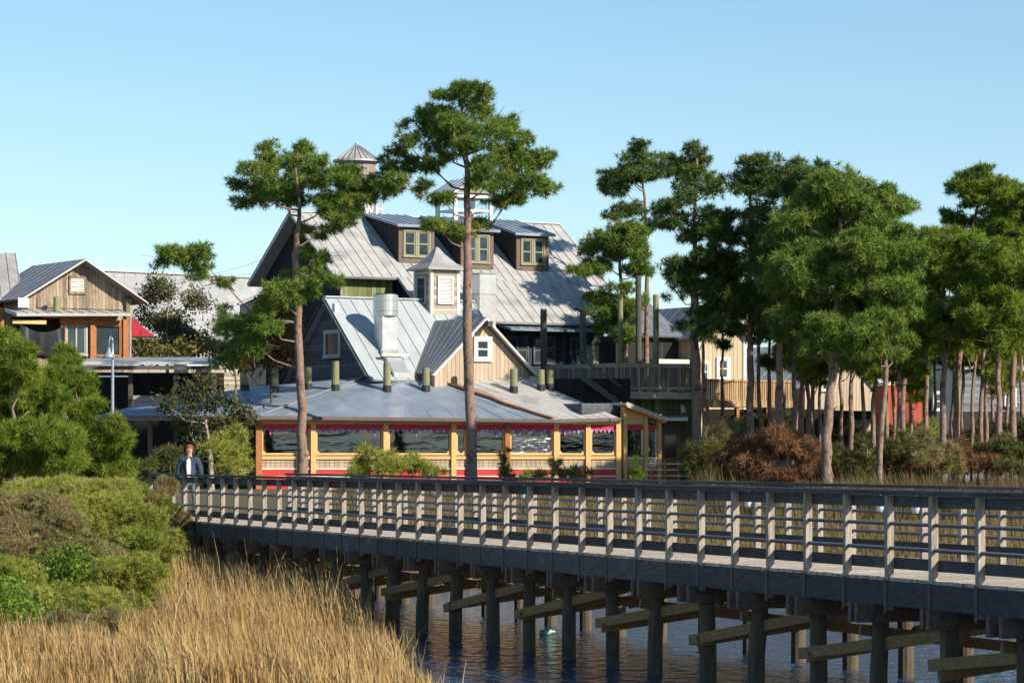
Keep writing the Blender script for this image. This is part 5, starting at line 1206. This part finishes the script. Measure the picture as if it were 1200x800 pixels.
US = [('dark understory bush below the timber balcony', 880, 164, [(865, 505, 20, 14), (885, 498, 20, 14), (880, 520, 28, 14), (905, 512, 20, 16)], 'scrub'),
      ('dark understory bush behind the stout leaning pine', 955, 168, [(930, 500, 18, 16), (950, 505, 22, 16), (970, 498, 16, 14), (985, 512, 20, 14)], 'oakleaf'),
      ('bright understory bush below the brick-red building, left side', 1040, 160, [(1030, 505, 16, 12), (1045, 515, 20, 12), (1022, 520, 16, 12)], 'scrub'),
      ('leafy understory bush hiding the foot of the brick-red building, right side', 1072, 160, [(1065, 510, 16, 12), (1082, 505, 14, 12), (1075, 520, 22, 12)], 'myrtle'),
      ('dark understory thicket before the dark band of the long low building', 1150, 160, [(1125, 508, 20, 12), (1150, 505, 20, 12), (1175, 508, 20, 12), (1140, 520, 30, 12), (1195, 512, 20, 14), (1210, 505, 16, 12)], 'oakleaf')]
for lab, bx, Z, lb, mm in US:
    bush_tree('understory_bush', lab, 'shrub', bx, Z, lb, mm, 'barkdark', 120, 20, .34, .04, split=4, grow=1.25, group='understory bushes in the pine grove', r=.05, spread=.62)
# foreground shrubs on the left bank
FG = [('large olive-green myrtle shrub on the left bank, top reaching the boardwalk end', 110, 66, [(100, 590, 46, 26), (140, 600, 36, 24), (60, 595, 40, 24), (125, 630, 50, 28), (165, 590, 24, 18), (80, 640, 50, 30)], 'myrtle'),
      ('brown-tinged myrtle shrub at the left edge of the photo', 20, 62, [(15, 600, 40, 24), (40, 630, 44, 30), (0, 640, 44, 34), (30, 670, 50, 30), (-20, 610, 40, 30)], 'myrtle_b'),
      ('olive shrub bordering the golden grass, right of the bright green one', 120, 56, [(110, 690, 40, 26), (150, 680, 30, 26), (130, 725, 44, 22), (165, 710, 20, 18), (85, 720, 40, 24)], 'myrtle'),
      ('rounded green shrub at the foot of the boardwalk, bordering the grass', 172, 62, [(165, 645, 30, 24), (185, 655, 18, 18), (170, 675, 26, 18), (150, 655, 24, 22)], 'myrtle'),
      ('grey-brown twiggy shrub between the large myrtle and the golden grass', 95, 60, [(85, 670, 40, 22), (60, 690, 40, 24), (110, 660, 30, 20), (40, 700, 34, 24)], 'myrtle_b'),
      ('bright green leafy shrub low at the left edge of the photo', 20, 52, [(10, 715, 24, 20), (30, 730, 26, 20), (15, 745, 30, 16), (45, 745, 18, 14), (-10, 720, 26, 24)], 'brightleaf'),
      ('small bright green sprig bush in the middle of the bank', 70, 57, [(62, 665, 16, 9), (85, 672, 18, 10), (75, 690, 20, 12)], 'brightleaf'),
      ('scraggly brown shrub beside the boardwalk\'s left abutment', 205, 69, [(195, 570, 12, 10), (185, 590, 16, 14), (200, 615, 14, 12), (190, 635, 18, 12)], 'myrtle_b'),
      ('low olive undergrowth bush at the bottom left corner', 30, 46, [(10, 760, 36, 18), (45, 765, 30, 14), (-10, 775, 40, 16)], 'myrtle_b'),
      ('low brownish bush between the bright green leafy shrub and the golden grass', 95, 49, [(80, 740, 26, 16), (105, 745, 24, 14), (125, 735, 18, 14)], 'myrtle_b'),
      ('pale olive bush below the brown-tinged myrtle at the left photo edge', 30, 55, [(15, 680, 30, 20), (45, 700, 26, 18), (-10, 690, 26, 20)], 'myrtle'),
      ('light yellow-green bush crowning the bank left of the boardwalk end', 60, 72, [(40, 580, 26, 12), (75, 578, 28, 13), (110, 572, 22, 11), (10, 585, 24, 13), (145, 572, 18, 10)], 'myrtle')]
for lab, bx, Z, lb, mm in FG:
    if mm == 'brightleaf': bush_tree('shrub', lab, 'shrub', bx, Z, lb, mm, 'barkdark', 1000, 14, .07, .045, split=5, grow=1.0, leaf='leaf', group='shrubs on the left bank', r=.04)
    else: bush_tree('shrub', lab, 'shrub', bx, Z, lb, mm, 'barkpale', 1900, 24, .11, .013, split=9, ssc=.40, grow=1.5, group='shrubs on the left bank', r=.045, spread=.55, twigs=5)

# tall reeds and dead stalks along the far bank under the grove
blades(26000, (8, 34), (119, 142), lambda X, Y: (X > .058 * Y) & (X < Y * .19), 1.15, .035, M['reed'], 'reed_bed', .3)
# far woods beyond the village
cs = np.stack([rng.uniform(-75, 110, 5200), rng.uniform(255, 275, 5200), np.abs(rng.normal(0, 2.6, 5200)) + 1.4], 1)
ax = np.tile([0, 0, 1.0], (len(cs), 1)); V, T = leaves(cs, ax, 16, .9, .5, rad=1.3)
struct(tri_mesh('far_woods', V, T, M['woods']), 'stuff')
